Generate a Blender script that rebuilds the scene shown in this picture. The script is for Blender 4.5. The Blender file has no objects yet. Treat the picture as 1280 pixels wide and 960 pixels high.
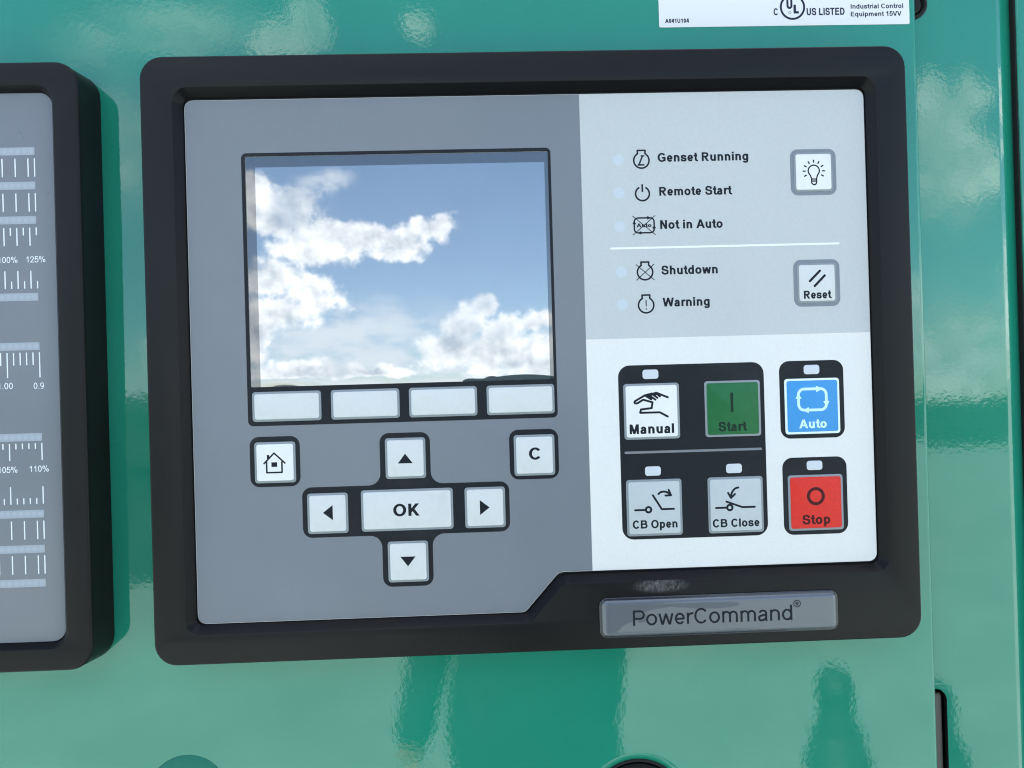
import bpy, bmesh, math, random
import numpy as np
from mathutils import Matrix, Vector
from mathutils.geometry import tessellate_polygon

random.seed(4)
S = bpy.context.scene
C = S.collection
R = math.radians
MM = 0.001

# ------------------------------------------------------------------ camera
# The cabinet front leans back 3 degrees; its own frame is x right, z up, -y out of the panel.
PANEL = Matrix.Translation((0, 0, 1.51)) @ Matrix.Rotation(R(-3.0), 4, 'X')
cam_data = bpy.data.cameras.new('camera')
cam_data.sensor_width = 36.0
cam_data.lens = 924.0 / 1280.0 * 36.0
cam_data.clip_start = 0.02
cam_data.clip_end = 2000
cam = bpy.data.objects.new('camera', cam_data)
C.objects.link(cam)
def cam_rot(rx, ry, rz):
    cx, sx, cy, sy, cz, sz = math.cos(rx), math.sin(rx), math.cos(ry), math.sin(ry), math.cos(rz), math.sin(rz)
    return Matrix(((cy, 0, sy), (0, 1, 0), (-sy, 0, cy))) @ Matrix(((1, 0, 0), (0, cx, -sx), (0, sx, cx))) @ Matrix(((cz, -sz, 0), (sz, cz, 0), (0, 0, 1)))
TO_LOCAL = Matrix(((1, 0, 0), (0, 0, -1), (0, 1, 0)))
cm = (TO_LOCAL @ cam_rot(2.92317872e-03, -2.89483981e-02, -2.81424491e-02)).to_4x4()
cm.translation = Vector((-18.055, -303.08, -13.479)) * MM
cam.matrix_world = PANEL @ cm
S.camera = cam

# ------------------------------------------------------------------ exposure
S.view_settings.view_transform = 'Standard'
S.view_settings.look = 'None'
S.view_settings.exposure = 1.80
S.view_settings.gamma = 1.0
S.render.engine = 'CYCLES'
S.cycles.pixel_filter_type = 'BLACKMAN_HARRIS'
S.cycles.filter_width = 1.12

# ------------------------------------------------------------------ sun (behind the cabinet, to the left)
SUN_DIR = Vector((-0.9, 1.3, 2.5)).normalized()
sl = bpy.data.lights.new('sun', 'SUN')
sl.energy = 4.2
sl.angle = R(0.5)
sl.color = (1.0, 0.95, 0.88)
so = bpy.data.objects.new('sun', sl)
so.rotation_euler = SUN_DIR.to_track_quat('Z', 'Y').to_euler()
so.location = (-3, 4, 5)
C.objects.link(so)

# ------------------------------------------------------------------ sky with cumulus
W = bpy.data.worlds.new('World')
S.world = W
W.use_nodes = True
wt = W.node_tree
for n in list(wt.nodes):
    wt.nodes.remove(n)
SKY_STRENGTH = 0.1

class NB:
    """small node-tree builder"""
    def __init__(self, tree): self.t = tree
    def n(self, kind, **kw):
        x = self.t.nodes.new(kind)
        for k, v in kw.items(): setattr(x, k, v)
        return x
    def put(self, node, i, v):
        if v is None: return
        if isinstance(v, bpy.types.NodeSocket): self.t.links.new(v, node.inputs[i])
        else: node.inputs[i].default_value = v
    def m(self, op, a, b=None, c=None, clamp=False):
        x = self.n('ShaderNodeMath', operation=op, use_clamp=clamp)
        self.put(x, 0, a); self.put(x, 1, b); self.put(x, 2, c)
        return x.outputs[0]
    def v(self, op, a, b=None, s=None):
        x = self.n('ShaderNodeVectorMath', operation=op)
        self.put(x, 0, a); self.put(x, 1, b)
        if s is not None: self.put(x, 3, s)
        return x.outputs[1] if op in ('LENGTH', 'DOT_PRODUCT', 'DISTANCE') else x.outputs[0]
    def smooth(self, a, lo, hi, out0=0.0, out1=1.0):
        x = self.n('ShaderNodeMapRange', interpolation_type='SMOOTHSTEP')
        self.put(x, 0, a); self.put(x, 1, lo); self.put(x, 2, hi); self.put(x, 3, out0); self.put(x, 4, out1)
        return x.outputs[0]
    def noise(self, vec, scale, detail=5, rough=0.55, dist=0.0, lac=2.0):
        x = self.n('ShaderNodeTexNoise')
        self.put(x, 'Vector', vec); x.inputs['Scale'].default_value = scale
        x.inputs['Detail'].default_value = detail; x.inputs['Roughness'].default_value = rough
        x.inputs['Distortion'].default_value = dist; x.inputs['Lacunarity'].default_value = lac
        return x.outputs[0], x.outputs[1]
    def mix(self, f, a, b):
        x = self.n('ShaderNodeMix', data_type='RGBA')
        self.put(x, 0, f); self.put(x, 6, a); self.put(x, 7, b)
        return x.outputs[2]

# cloud banks in the sky in front of the cabinet: (tan azimuth, tan elevation, half widths)
THICK = [(-0.283, 0.300, 0.062, 0.042), (-0.316, 0.335, 0.024, 0.022), (-0.24, 0.253, 0.064, 0.038), (-0.172, 0.258, 0.058, 0.027), (-0.118, 0.256, 0.050, 0.021), (-0.072, 0.270, 0.034, 0.020), (-0.124, 0.237, 0.038, 0.013), (-0.292, 0.206, 0.052, 0.030), (-0.244, 0.191, 0.036, 0.026), (-0.285, 0.160, 0.055, 0.032), (-0.222, 0.173, 0.032, 0.016), (-0.308, 0.125, 0.024, 0.030), (-0.25, 0.078, 0.09, 0.016), (-0.16, 0.074, 0.06, 0.010), (-0.012, 0.157, 0.024, 0.024), (-0.03, 0.137, 0.042, 0.022), (-0.057, 0.100, 0.055, 0.030), (0.018, 0.125, 0.046, 0.028), (0.06, 0.137, 0.036, 0.020), (0.04, 0.093, 0.10, 0.038), (-0.253, 0.568, 0.034, 0.060), (-0.300, 0.548, 0.045, 0.032), (-0.076, 0.565, 0.028, 0.020), (0.640, 0.448, 0.045, 0.030), (0.665, 0.400, 0.085, 0.060), (0.722, 0.450, 0.045, 0.042), (0.7, 0.35, 0.12, 0.052), (0.702, 0.118, 0.060, 0.014), (0.66, 0.062, 0.13, 0.05), (-0.482, 0.150, 0.036, 0.022), (-0.49, 0.105, 0.040, 0.040), (-0.495, 0.358, 0.03, 0.026), (0.88, 0.13, 0.13, 0.08)]
THIN = [(-0.16, 0.085, 0.26, 0.045), (-0.1, 0.05, 0.6, 0.06), (-0.22, 0.338, 0.042, 0.014), (-0.19, 0.13, 0.14, 0.045), (-0.25, 0.10, 0.14, 0.045), (-0.6, 0.4, 0.12, 0.09), (0.653, 0.318, 0.1, 0.067), (-0.5, 0.566, 0.16, 0.05), (0.661, 0.1, 0.1, 0.06), (-0.474, 0.112, 0.033, 0.067)]

def bank_group(name, banks):
    g = bpy.data.node_groups.new(name, 'ShaderNodeTree')
    g.interface.new_socket('P', in_out='INPUT', socket_type='NodeSocketVector')
    g.interface.new_socket('F', in_out='OUTPUT', socket_type='NodeSocketFloat')
    b = NB(g)
    gi = b.n('NodeGroupInput'); go = b.n('NodeGroupOutput')
    cur = None
    for (u, v, ru, rv) in banks:
        x = b.n('ShaderNodeVectorMath', operation='MULTIPLY_ADD')
        b.put(x, 0, gi.outputs[0]); b.put(x, 1, (1 / ru, 1 / rv, 0)); b.put(x, 2, (-u / ru, -v / rv, 0))
        L = b.v('DOT_PRODUCT', x.outputs[0], x.outputs[0])
        cur = L if cur is None else b.m('MINIMUM', cur, L)
    g.links.new(b.m('SUBTRACT', 1.0, b.m('SQRT', cur)), go.inputs[0])
    return g

b = NB(wt)
tc = b.n('ShaderNodeTexCoord')
dirv = b.v('NORMALIZE', tc.outputs['Generated'])
sep = b.n('ShaderNodeSeparateXYZ'); wt.links.new(dirv, sep.inputs[0])
my = b.m('MAXIMUM', b.m('MULTIPLY', sep.outputs[1], -1.0), 0.05)
cmb = b.n('ShaderNodeCombineXYZ')
wt.links.new(b.m('DIVIDE', sep.outputs[0], my), cmb.inputs[0])
wt.links.new(b.m('DIVIDE', sep.outputs[2], my), cmb.inputs[1])
front = b.smooth(b.m('MULTIPLY', sep.outputs[1], -1.0), 0.1, 0.3)
_, warp = b.noise(dirv, 26, 3, 0.6)
warp_v = b.v('SCALE', b.v('SUBTRACT', warp, (0.5, 0.5, 0.5)), s=0.045)
P = b.v('ADD', cmb.outputs[0], warp_v)
gk = bank_group('cloud_banks', THICK)
gt = bank_group('cloud_veils', THIN)
def bank(group, p):
    x = b.n('ShaderNodeGroup'); x.node_tree = group
    wt.links.new(p, x.inputs[0]); return x.outputs[0]
fb, _ = b.noise(dirv, 30, 8, 0.66)
fbm = b.m('SUBTRACT', fb, 0.5)
Fk = bank(gk, P)
Fk = b.m('MAXIMUM', Fk, -1.2)
# clouds everywhere else in the sky
gen, _ = b.noise(b.v('MULTIPLY', dirv, (1.0, 1.0, 1.9)), 3.1, 5, 0.56)
inside = b.m('MULTIPLY', front, b.m('MULTIPLY',
        b.smooth(b.m('ABSOLUTE', b.m('SUBTRACT', b.m('DIVIDE', sep.outputs[0], my), 0.05)), 0.75, 1.0, 1.0, 0.0),
        b.smooth(b.m('DIVIDE', sep.outputs[2], my), 0.5, 0.75, 1.0, 0.0)))
Gg = b.m('SUBTRACT', b.m('MULTIPLY', b.m('SUBTRACT', gen, 0.53), 6.0), b.m('MULTIPLY', inside, 6.0))
Fsel = b.m('MAXIMUM', b.m('SUBTRACT', Fk, b.m('MULTIPLY', b.m('SUBTRACT', 1.0, front), 6.0)), Gg)
low, _ = b.noise(dirv, 9, 3, 0.5)
dens = b.smooth(b.m('ADD', Fsel, b.m('MULTIPLY', fbm, 2.1)), -0.16, 0.44)
dens = b.m('MULTIPLY', dens, b.smooth(low, 0.30, 0.52, 0.70, 1.0))
Ft = bank(gt, P)
streak, _ = b.noise(b.v('MULTIPLY', dirv, (1.0, 1.0, 2.6)), 16, 5, 0.6)
veil = b.m('MULTIPLY', b.m('MULTIPLY', b.smooth(Ft, -0.5, 0.8), b.smooth(streak, 0.28, 0.62)), 0.9)
veil = b.m('MULTIPLY', veil, front)
# light from above: compare the bank at this point with the bank a little higher up
fb2, _ = b.noise(b.v('ADD', dirv, (0.004, 0.0, 0.012)), 30, 4, 0.66)
edge = b.smooth(Fk, 0.0, 0.9, 0.24, -0.10)
big, _ = b.noise(dirv, 13, 3, 0.5)
big2, _ = b.noise(b.v('ADD', dirv, (0.006, 0.0, 0.022)), 13, 3, 0.5)
relief = b.m('ADD', b.m('MULTIPLY', b.m('SUBTRACT', fb, fb2), 1.7), b.m('MULTIPLY', b.m('SUBTRACT', big, big2), 2.6))
lit = b.m('ADD', edge, relief)
lit = b.m('ADD', lit, 0.56, clamp=True)
lit = b.m('MULTIPLY', lit, b.smooth(low, 0.3, 0.65, 0.82, 1.06), clamp=True)
sky = b.n('ShaderNodeTexSky', sky_type='NISHITA')
sky.sun_disc = False
sky.sun_elevation = math.asin(SUN_DIR.z)
sky.sun_rotation = math.atan2(SUN_DIR.x, SUN_DIR.y)
sky.air_density = 1.0; sky.dust_density = 0.8; sky.ozone_density = 2.4; sky.altitude = 100
CL = 9.0
cloud_col = b.mix(lit, (0.44 * CL, 0.50 * CL, 0.58 * CL, 1), (1.06 * CL, 1.08 * CL, 1.08 * CL, 1))
veil_col = b.n('ShaderNodeRGB'); veil_col.outputs[0].default_value = (0.66 * CL, 0.72 * CL, 0.78 * CL, 1)
c1 = b.mix(veil, sky.outputs[0], veil_col.outputs[0])
c2 = b.mix(dens, c1, cloud_col)
bg = b.n('ShaderNodeBackground'); bg.inputs[1].default_value = SKY_STRENGTH
wt.links.new(c2, bg.inputs[0])
wo = b.n('ShaderNodeOutputWorld'); wt.links.new(bg.outputs[0], wo.inputs[0])

# ------------------------------------------------------------------ materials
def mat(name, col, rough=0.5, ior=1.5, metal=0.0, coat=0.0, coat_rough=0.03, spec=0.5,
        bumps=(), vary=None, trans=0.0, rough_vary=None):
    """bumps: (scale per metre, height in metres, detail); vary: (scale, amount)"""
    m = bpy.data.materials.new(name); m.use_nodes = True
    nb = NB(m.node_tree)
    p = m.node_tree.nodes['Principled BSDF']
    p.inputs['Base Color'].default_value = (*col, 1)
    p.inputs['Roughness'].default_value = rough
    p.inputs['IOR'].default_value = ior
    p.inputs['Metallic'].default_value = metal
    p.inputs['Specular IOR Level'].default_value = spec
    p.inputs['Coat Weight'].default_value = coat
    p.inputs['Coat Roughness'].default_value = coat_rough
    p.inputs['Transmission Weight'].default_value = trans
    co = nb.n('ShaderNodeTexCoord').outputs['Object'] if (bumps or vary or rough_vary) else None
    nrm = None
    for sc, h, det in bumps:
        bn = nb.n('ShaderNodeBump'); bn.inputs['Strength'].default_value = 1.0
        bn.inputs['Distance'].default_value = h
        nb.put(bn, 'Height', nb.noise(co, sc, det, 0.55)[0])
        if nrm: nb.put(bn, 'Normal', nrm)
        nrm = bn.outputs[0]
    if nrm:
        nb.put(p, 'Normal', nrm)
        if coat: nb.put(p, 'Coat Normal', nrm)
    if vary:
        sc, amt = vary
        f = nb.smooth(nb.noise(co, sc, 6, 0.6)[0], 0.3, 0.7)
        lo = tuple(c * (1 - amt) for c in col) + (1,); hi = tuple(min(1, c * (1 + amt)) for c in col) + (1,)
        nb.put(p, 'Base Color', nb.mix(f, lo, hi))
    if rough_vary:
        sc, lo, hi = rough_vary
        nb.put(p, 'Roughness', nb.smooth(nb.noise(co, sc, 5, 0.6)[0], 0.3, 0.7, lo, hi))
    return m

M = {}
GREEN = (0.012, 0.236, 0.150)
M['green'] = mat('green_gloss_paint', GREEN, 0.012, 1.78, bumps=((480, 1.7e-5, 3), (60, 2.0e-5, 2)), vary=(14, 0.04))
def weather(m, dusty, amt):
    nb = NB(m.node_tree); p = m.node_tree.nodes['Principled BSDF']
    co = nb.n('ShaderNodeTexCoord').outputs['Object']
    f1 = nb.smooth(nb.noise(nb.v('MULTIPLY', co, (1, 1, 0.55)), 26, 7, 0.68)[0], 0.50, 0.80, 0, amt)
    f2 = nb.smooth(nb.noise(co, 520, 2, 0.5)[0], 0.76, 0.82, 0, 0.5)
    f = nb.m('MAXIMUM', f1, f2)
    src = p.inputs['Base Color'].links[0].from_socket if p.inputs['Base Color'].links else tuple(p.inputs['Base Color'].default_value)
    nb.put(p, 'Base Color', nb.mix(f, src, dusty))
    nb.put(p, 'Roughness', nb.m('ADD', nb.m('MULTIPLY', f1, 0.5), p.inputs['Roughness'].default_value))
weather(M['green'], (0.12, 0.30, 0.24, 1), 0.10)
def smudge(m, tint, amt, sc=16):
    nb = NB(m.node_tree); p = m.node_tree.nodes['Principled BSDF']
    co = nb.n('ShaderNodeTexCoord').outputs['Object']
    f = nb.smooth(nb.noise(nb.v('MULTIPLY', co, (1.3, 1, 0.8)), sc, 7, 0.7)[0], 0.45, 0.85, 0, amt)
    f2 = nb.smooth(nb.noise(co, 640, 2, 0.5)[0], 0.775, 0.82, 0, 0.45)
    src = p.inputs['Base Color'].links[0].from_socket if p.inputs['Base Color'].links else tuple(p.inputs['Base Color'].default_value)
    nb.put(p, 'Base Color', nb.mix(nb.m('MAXIMUM', f, f2), src, tint))
M['green_in'] = mat('green_paint_return', GREEN, 0.18, 1.5, bumps=((330, 6e-6, 2),))
M['green_matt'] = mat('matt_green_rubber', (0.014, 0.165, 0.115), 0.6, 1.35)
M['black'] = mat('black_textured_plastic', (0.0075, 0.007, 0.007), 0.36, 1.5, spec=0.23, bumps=((1500, 3.0e-5, 3),), rough_vary=(22, 0.36, 0.50))
M['black_bevel'] = mat('black_satin_plastic', (0.005, 0.005, 0.006), 0.30, 1.5, spec=0.16, bumps=((2400, 8e-6, 2),))
def pale_patch_and_dust(m, cx, cz, rx, rz):
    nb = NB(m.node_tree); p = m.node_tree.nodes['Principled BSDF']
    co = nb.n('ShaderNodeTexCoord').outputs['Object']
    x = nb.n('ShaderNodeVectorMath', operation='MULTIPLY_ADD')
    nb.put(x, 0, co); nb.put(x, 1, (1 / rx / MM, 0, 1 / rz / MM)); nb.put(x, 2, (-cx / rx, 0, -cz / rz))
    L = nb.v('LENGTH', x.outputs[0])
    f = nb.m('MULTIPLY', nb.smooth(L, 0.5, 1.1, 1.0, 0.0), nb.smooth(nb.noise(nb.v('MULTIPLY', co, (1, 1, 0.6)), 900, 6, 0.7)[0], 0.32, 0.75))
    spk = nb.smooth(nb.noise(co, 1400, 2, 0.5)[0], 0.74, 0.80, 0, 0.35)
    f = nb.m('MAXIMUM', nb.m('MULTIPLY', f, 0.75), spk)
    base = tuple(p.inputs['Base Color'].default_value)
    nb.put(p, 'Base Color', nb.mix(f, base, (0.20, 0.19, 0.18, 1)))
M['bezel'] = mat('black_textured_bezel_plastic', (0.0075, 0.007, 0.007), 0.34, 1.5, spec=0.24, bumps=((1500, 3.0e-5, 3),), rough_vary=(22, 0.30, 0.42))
pale_patch_and_dust(M['bezel'], 46.5, -93.2, 11.5, 3.0)  # noisy paler oval above the nameplate, fine dust specks all over
M['gap'] = mat('black_rubber_and_gap', (0.004, 0.004, 0.004), 0.8)
M['face_grey'] = mat('grey_overlay_film', (0.184, 0.198, 0.222), 0.32, 1.48, rough_vary=(18, 0.27, 0.40), bumps=((2600, 5e-6, 2),), vary=(30, 0.015))
M['face_pale'] = mat('pale_overlay_film', (0.535, 0.545, 0.545), 0.5, 1.45, bumps=((2200, 1.2e-5, 3),), vary=(900, 0.025))
M['face_white'] = mat('white_overlay_film', (0.77, 0.75, 0.725), 0.5, 1.45, bumps=((2200, 1.2e-5, 3),), vary=(900, 0.02))
M['print_dark'] = mat('charcoal_print', (0.012, 0.014, 0.018), 0.42, 1.48, spec=0.2, bumps=((2600, 5e-6, 2),))
M['print_mid'] = mat('grey_print', (0.20, 0.225, 0.26), 0.45)
M['ink'] = mat('black_ink', (0.008, 0.011, 0.018), 0.5, spec=0.2)
M['ink_navy'] = mat('navy_ink', (0.020, 0.022, 0.055), 0.5, spec=0.2)
M['ink_white'] = mat('white_ink', (0.86, 0.88, 0.90), 0.5)
M['ink_cyan'] = mat('pale_cyan_ink', (0.62, 0.86, 0.90), 0.5)
M['ink_green'] = mat('dark_green_ink', (0.008, 0.030, 0.018), 0.5, spec=0.2)
M['ink_red'] = mat('maroon_ink', (0.07, 0.008, 0.010), 0.5, spec=0.2)
M['ink_grey'] = mat('grey_line_ink', (0.19, 0.20, 0.22), 0.5)
M['rim'] = mat('key_rim_grey', (0.25, 0.28, 0.30), 0.35, bumps=((1500, 4e-6, 2),))
M['rim_white'] = mat('key_rim_white', (0.80, 0.90, 0.92), 0.35)
M['key_white'] = mat('key_white_film', (0.66, 0.66, 0.65), 0.42, bumps=((700, 1.2e-5, 2),), vary=(260, 0.02))
M['key_bright'] = mat('key_bright_white_film', (0.80, 0.785, 0.76), 0.40, bumps=((700, 1.2e-5, 2),), vary=(260, 0.02))
M['key_pale'] = mat('key_pale_blue_film', (0.51, 0.54, 0.55), 0.42, bumps=((700, 1.2e-5, 2),), vary=(260, 0.02))
M['key_green'] = mat('key_green_film', (0.014, 0.135, 0.042), 0.33, spec=0.3, bumps=((700, 1.2e-5, 2),), vary=(260, 0.05))
M['key_blue'] = mat('key_blue_film', (0.055, 0.30, 0.66), 0.40, spec=0.3, bumps=((700, 1.0e-5, 2),), vary=(260, 0.02))
M['key_red'] = mat('key_red_film', (0.72, 0.038, 0.028), 0.36, spec=0.2, bumps=((1600, 1.2e-5, 3),), vary=(700, 0.05))
M['lamp'] = mat('lamp_window_film', (0.62, 0.64, 0.68), 0.4)
M['dot'] = mat('lamp_dot_film', (0.545, 0.59, 0.63), 0.45, vary=(1500, 0.05))
M['film'] = mat('display_window_film', (0.034, 0.042, 0.048), 0.025, 2.3, bumps=((120, 4e-6, 2),))
M['lcd'] = mat('display_glass', (0.085, 0.105, 0.115), 0.018, 3.7, bumps=((420, 0.5e-6, 3),), vary=(40, 0.1))
M['badge'] = mat('nameplate_silver', (0.115, 0.125, 0.145), 0.38, 1.5, metal=0.2, coat=1.0, coat_rough=0.02, bumps=((30, 3.0e-4, 1), (120, 3e-5, 1)))
M['badge_rim'] = mat('nameplate_dark_edge', (0.012, 0.014, 0.022), 0.25, 1.5, coat=0.6)
M['sticker'] = mat('white_vinyl', (0.82, 0.80, 0.775), 0.35, bumps=((160, 1.2e-5, 3),))
M['led'] = mat('led_bar_window', (0.35, 0.385, 0.43), 0.45)
M['led_seg'] = mat('led_segment', (0.39, 0.42, 0.465), 0.45)
M['steel'] = mat('dull_steel', (0.075, 0.066, 0.058), 0.4)
M['skin'] = mat('skin', (0.45, 0.26, 0.18), 0.5)
M['shirt'] = mat('dark_shirt_cloth', (0.018, 0.022, 0.035), 0.9)
M['jeans'] = mat('dark_trouser_cloth', (0.012, 0.016, 0.028), 0.9)
M['shoe'] = mat('shoe_leather', (0.02, 0.015, 0.012), 0.5)
M['hair'] = mat('dark_hair', (0.015, 0.010, 0.008), 0.6)
M['eye'] = mat('eye_white', (0.7, 0.7, 0.68), 0.3)
M['phone'] = mat('phone_shell', (0.045, 0.06, 0.055), 0.3)
M['lens'] = mat('lens_glass', (0.005, 0.005, 0.01), 0.05)
M['concrete'] = mat('pale_concrete', (0.255, 0.30, 0.27), 0.85, vary=(1.1, 0.12), bumps=((60, 0.003, 5),))
M['iron'] = mat('dark_cast_iron', (0.016, 0.018, 0.017), 0.6)
M['leaf'] = mat('hedge_leaves', (0.032, 0.040, 0.024), 0.7, vary=(14, 0.5), bumps=((28, 0.05, 4),))

smudge(M['face_grey'], (0.30, 0.31, 0.33, 1), 0.16)
smudge(M['face_pale'], (0.40, 0.41, 0.41, 1), 0.20)
smudge(M['face_white'], (0.60, 0.59, 0.57, 1), 0.20)
smudge(M['key_white'], (0.45, 0.45, 0.45, 1), 0.30, 90)
smudge(M['print_dark'], (0.06, 0.06, 0.06, 1), 0.35, 30)
# ------------------------------------------------------------------ mesh helpers (panel frame, millimetres: x, z up, out)
def L3(x, z, out): return (x * MM, -out * MM, z * MM)

def finish(name, bm, m, parent=None, loc=None, smooth=None):
    me = bpy.data.meshes.new(name)
    if smooth is not None:
        for f in bm.faces: f.smooth = True
        for e in bm.edges:
            if len(e.link_faces) == 2 and e.calc_face_angle(0) > R(smooth): e.smooth = False
    bm.to_mesh(me); bm.free()
    me.materials.append(m)
    return link(name, me, parent, loc)

def link(name, me, parent=None, loc=None):
    o = bpy.data.objects.new(name, me)
    C.objects.link(o)
    if parent is not None: o.parent = parent
    if loc is not None: o.location = loc
    return o

def rpoly(pts, rads, inset=0.0, seg=6):
    """rounded polygon; pts counter-clockwise, positive inset shrinks it"""
    n = len(pts)
    if not hasattr(rads, '__len__'): rads = [rads] * n
    P = [Vector(p) for p in pts]
    # move edges
    Q = []
    for i in range(n):
        a, p, c = P[i - 1], P[i], P[(i + 1) % n]
        d1 = (p - a).normalized(); d2 = (c - p).normalized()
        n1 = Vector((-d1.y, d1.x)); n2 = Vector((-d2.y, d2.x))
        k = 1 + n1.dot(n2)
        Q.append(p + (n1 + n2) * (inset / k))
    out = []
    for i in range(n):
        a, p, c = Q[i - 1], Q[i], Q[(i + 1) % n]
        d1 = (p - a).normalized(); d2 = (c - p).normalized()
        turn = d1.x * d2.y - d1.y * d2.x
        r = rads[i] - inset if turn > 0 else rads[i] + inset
        r = max(r, 0.02)
        ang = math.acos(max(-1, min(1, d1.dot(d2))))
        t = r * math.tan(ang / 2)
        s, e = p - d1 * t, p + d2 * t
        nn = Vector((-d1.y, d1.x)) * (1 if turn > 0 else -1)
        cen = s + nn * r
        a0 = math.atan2(s.y - cen.y, s.x - cen.x)
        sg = 1 if turn > 0 else -1
        for k in range(seg + 1):
            th = a0 + sg * ang * k / seg
            out.append((cen.x + r * math.cos(th), cen.y + r * math.sin(th)))
    return out

def rect(x0, x1, z0, z1): return [(x0, z0), (x1, z0), (x1, z1), (x0, z1)]
def rrect(x0, x1, z0, z1, r, inset=0.0, seg=5): return rpoly(rect(x0, x1, z0, z1), r, inset, seg)

def loft(bm, loops, cap=True):
    """loops: list of (outline, out) or (outline, [out...]); caps the last one"""
    rows = []
    for pts, out in loops:
        rows.append([bm.verts.new(L3(p[0], p[1], out)) for p in pts])
    for r0, r1 in zip(rows, rows[1:]):
        n = len(r0)
        for i in range(n):
            j = (i + 1) % n
            try: bm.faces.new((r0[i], r0[j], r1[j], r1[i]))
            except ValueError: pass
    if cap:
        try: bm.faces.new(rows[-1])
        except ValueError: pass
    return rows

def sheet_faces(bm, polys, out):
    """flat face(s) with holes, given as nested outlines"""
    vs = [[Vector((p[0], p[1], 0)) for p in poly] for poly in polys]
    flat = [p for poly in polys for p in poly]
    bv = [bm.verts.new(L3(p[0], p[1], out)) for p in flat]
    for tri in tessellate_polygon(vs):
        a, b_, c = [flat[i] for i in tri]
        ar = (b_[0] - a[0]) * (c[1] - a[1]) - (b_[1] - a[1]) * (c[0] - a[0])
        if abs(ar) < 1e-9: continue
        t = tri if ar > 0 else tri[::-1]
        try: bm.faces.new([bv[i] for i in t])
        except ValueError: pass
    return bv

def raised(name, pts, rad, out0, out1, m, parent, edge=0.15, seg=6, loc=None, crown=0.0):
    """solid plate with a rounded front edge"""
    bm = bmesh.new()
    loops = [(rpoly(pts, rad, 0, seg), out0)]
    for k in range(0, 4):
        a = k / 3 * math.pi / 2
        loops.append((rpoly(pts, rad, edge * (1 - math.cos(a)), seg), out1 - edge + edge * math.sin(a)))
    if crown:
        loops.append((rpoly(pts, rad, edge + 1.2, seg), out1 + crown))
    loft(bm, loops)
    return finish(name, bm, m, parent, loc, smooth=50)

def frame(name, outer, orad, inner, irad, profile, m, parent, seg=7, m2=None):
    """profile: outer loops [(inset, out)...], inner loops [(inset, out)...]"""
    bm = bmesh.new()
    po, pi = profile
    ro = loft(bm, [(rpoly(outer, orad, i, seg), z) for i, z in po], cap=False)
    ri = loft(bm, [(rpoly(inner, irad, i, seg), z) for i, z in pi], cap=False)
    if m2:
        lim = min(z for i, z in pi[:-2]) + 0.01
        inn = {v for r in ri for v in r}
        for f in bm.faces:
            if all(v in inn for v in f.verts) and min(-v.co.y / MM for v in f.verts) < lim - 0.05: f.material_index = 1
    a = [(v.co.x / MM, v.co.z / MM) for v in ro[-1]]
    c = [(v.co.x / MM, v.co.z / MM) for v in ri[0]]
    sheet_faces(bm, [a, c], po[-1][1])
    bmesh.ops.remove_doubles(bm, verts=bm.verts, dist=1e-7)
    bmesh.ops.recalc_face_normals(bm, faces=bm.faces)
    o = finish(name, bm, m, parent, None, smooth=32)
    if m2: o.data.materials.append(m2)
    return o

# ------------------------------------------------------------------ stroke drawing: signed distance + marching squares
def seg_list(strokes):
    return strokes

def sdf(strokes, xs, ys, w, q=1.0, clip=None):
    X, Y = np.meshgrid(xs, ys)
    Yq = Y / q
    D = np.full(X.shape, 1e3)
    for st in strokes:
        pts = st['p']; ww = st.get('w', w) / 2
        closed = st.get('closed', False); rnd = st.get('round', False)
        n = len(pts)
        pairs = [(pts[i], pts[i + 1]) for i in range(n - 1)]
        if closed: pairs.append((pts[-1], pts[0]))
        for (ax, ay), (bx, by) in pairs:
            ay /= q; by /= q
            dx, dy = bx - ax, by - ay
            L = math.hypot(dx, dy)
            if L < 1e-9: continue
            tx, ty = dx / L, dy / L
            t = (X - ax) * tx + (Yq - ay) * ty
            nn = np.abs(-(X - ax) * ty + (Yq - ay) * tx)
            D = np.minimum(D, np.maximum(nn - ww, np.abs(t - L / 2) - L / 2))
        joints = pts if (closed or rnd) else pts[1:-1]
        for (jx, jy) in joints:
            D = np.minimum(D, np.hypot(X - jx, Yq - jy / q) - ww)
    if clip:
        D = np.maximum(D, Y - clip[1]); D = np.maximum(D, clip[0] - Y)
    return D

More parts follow.
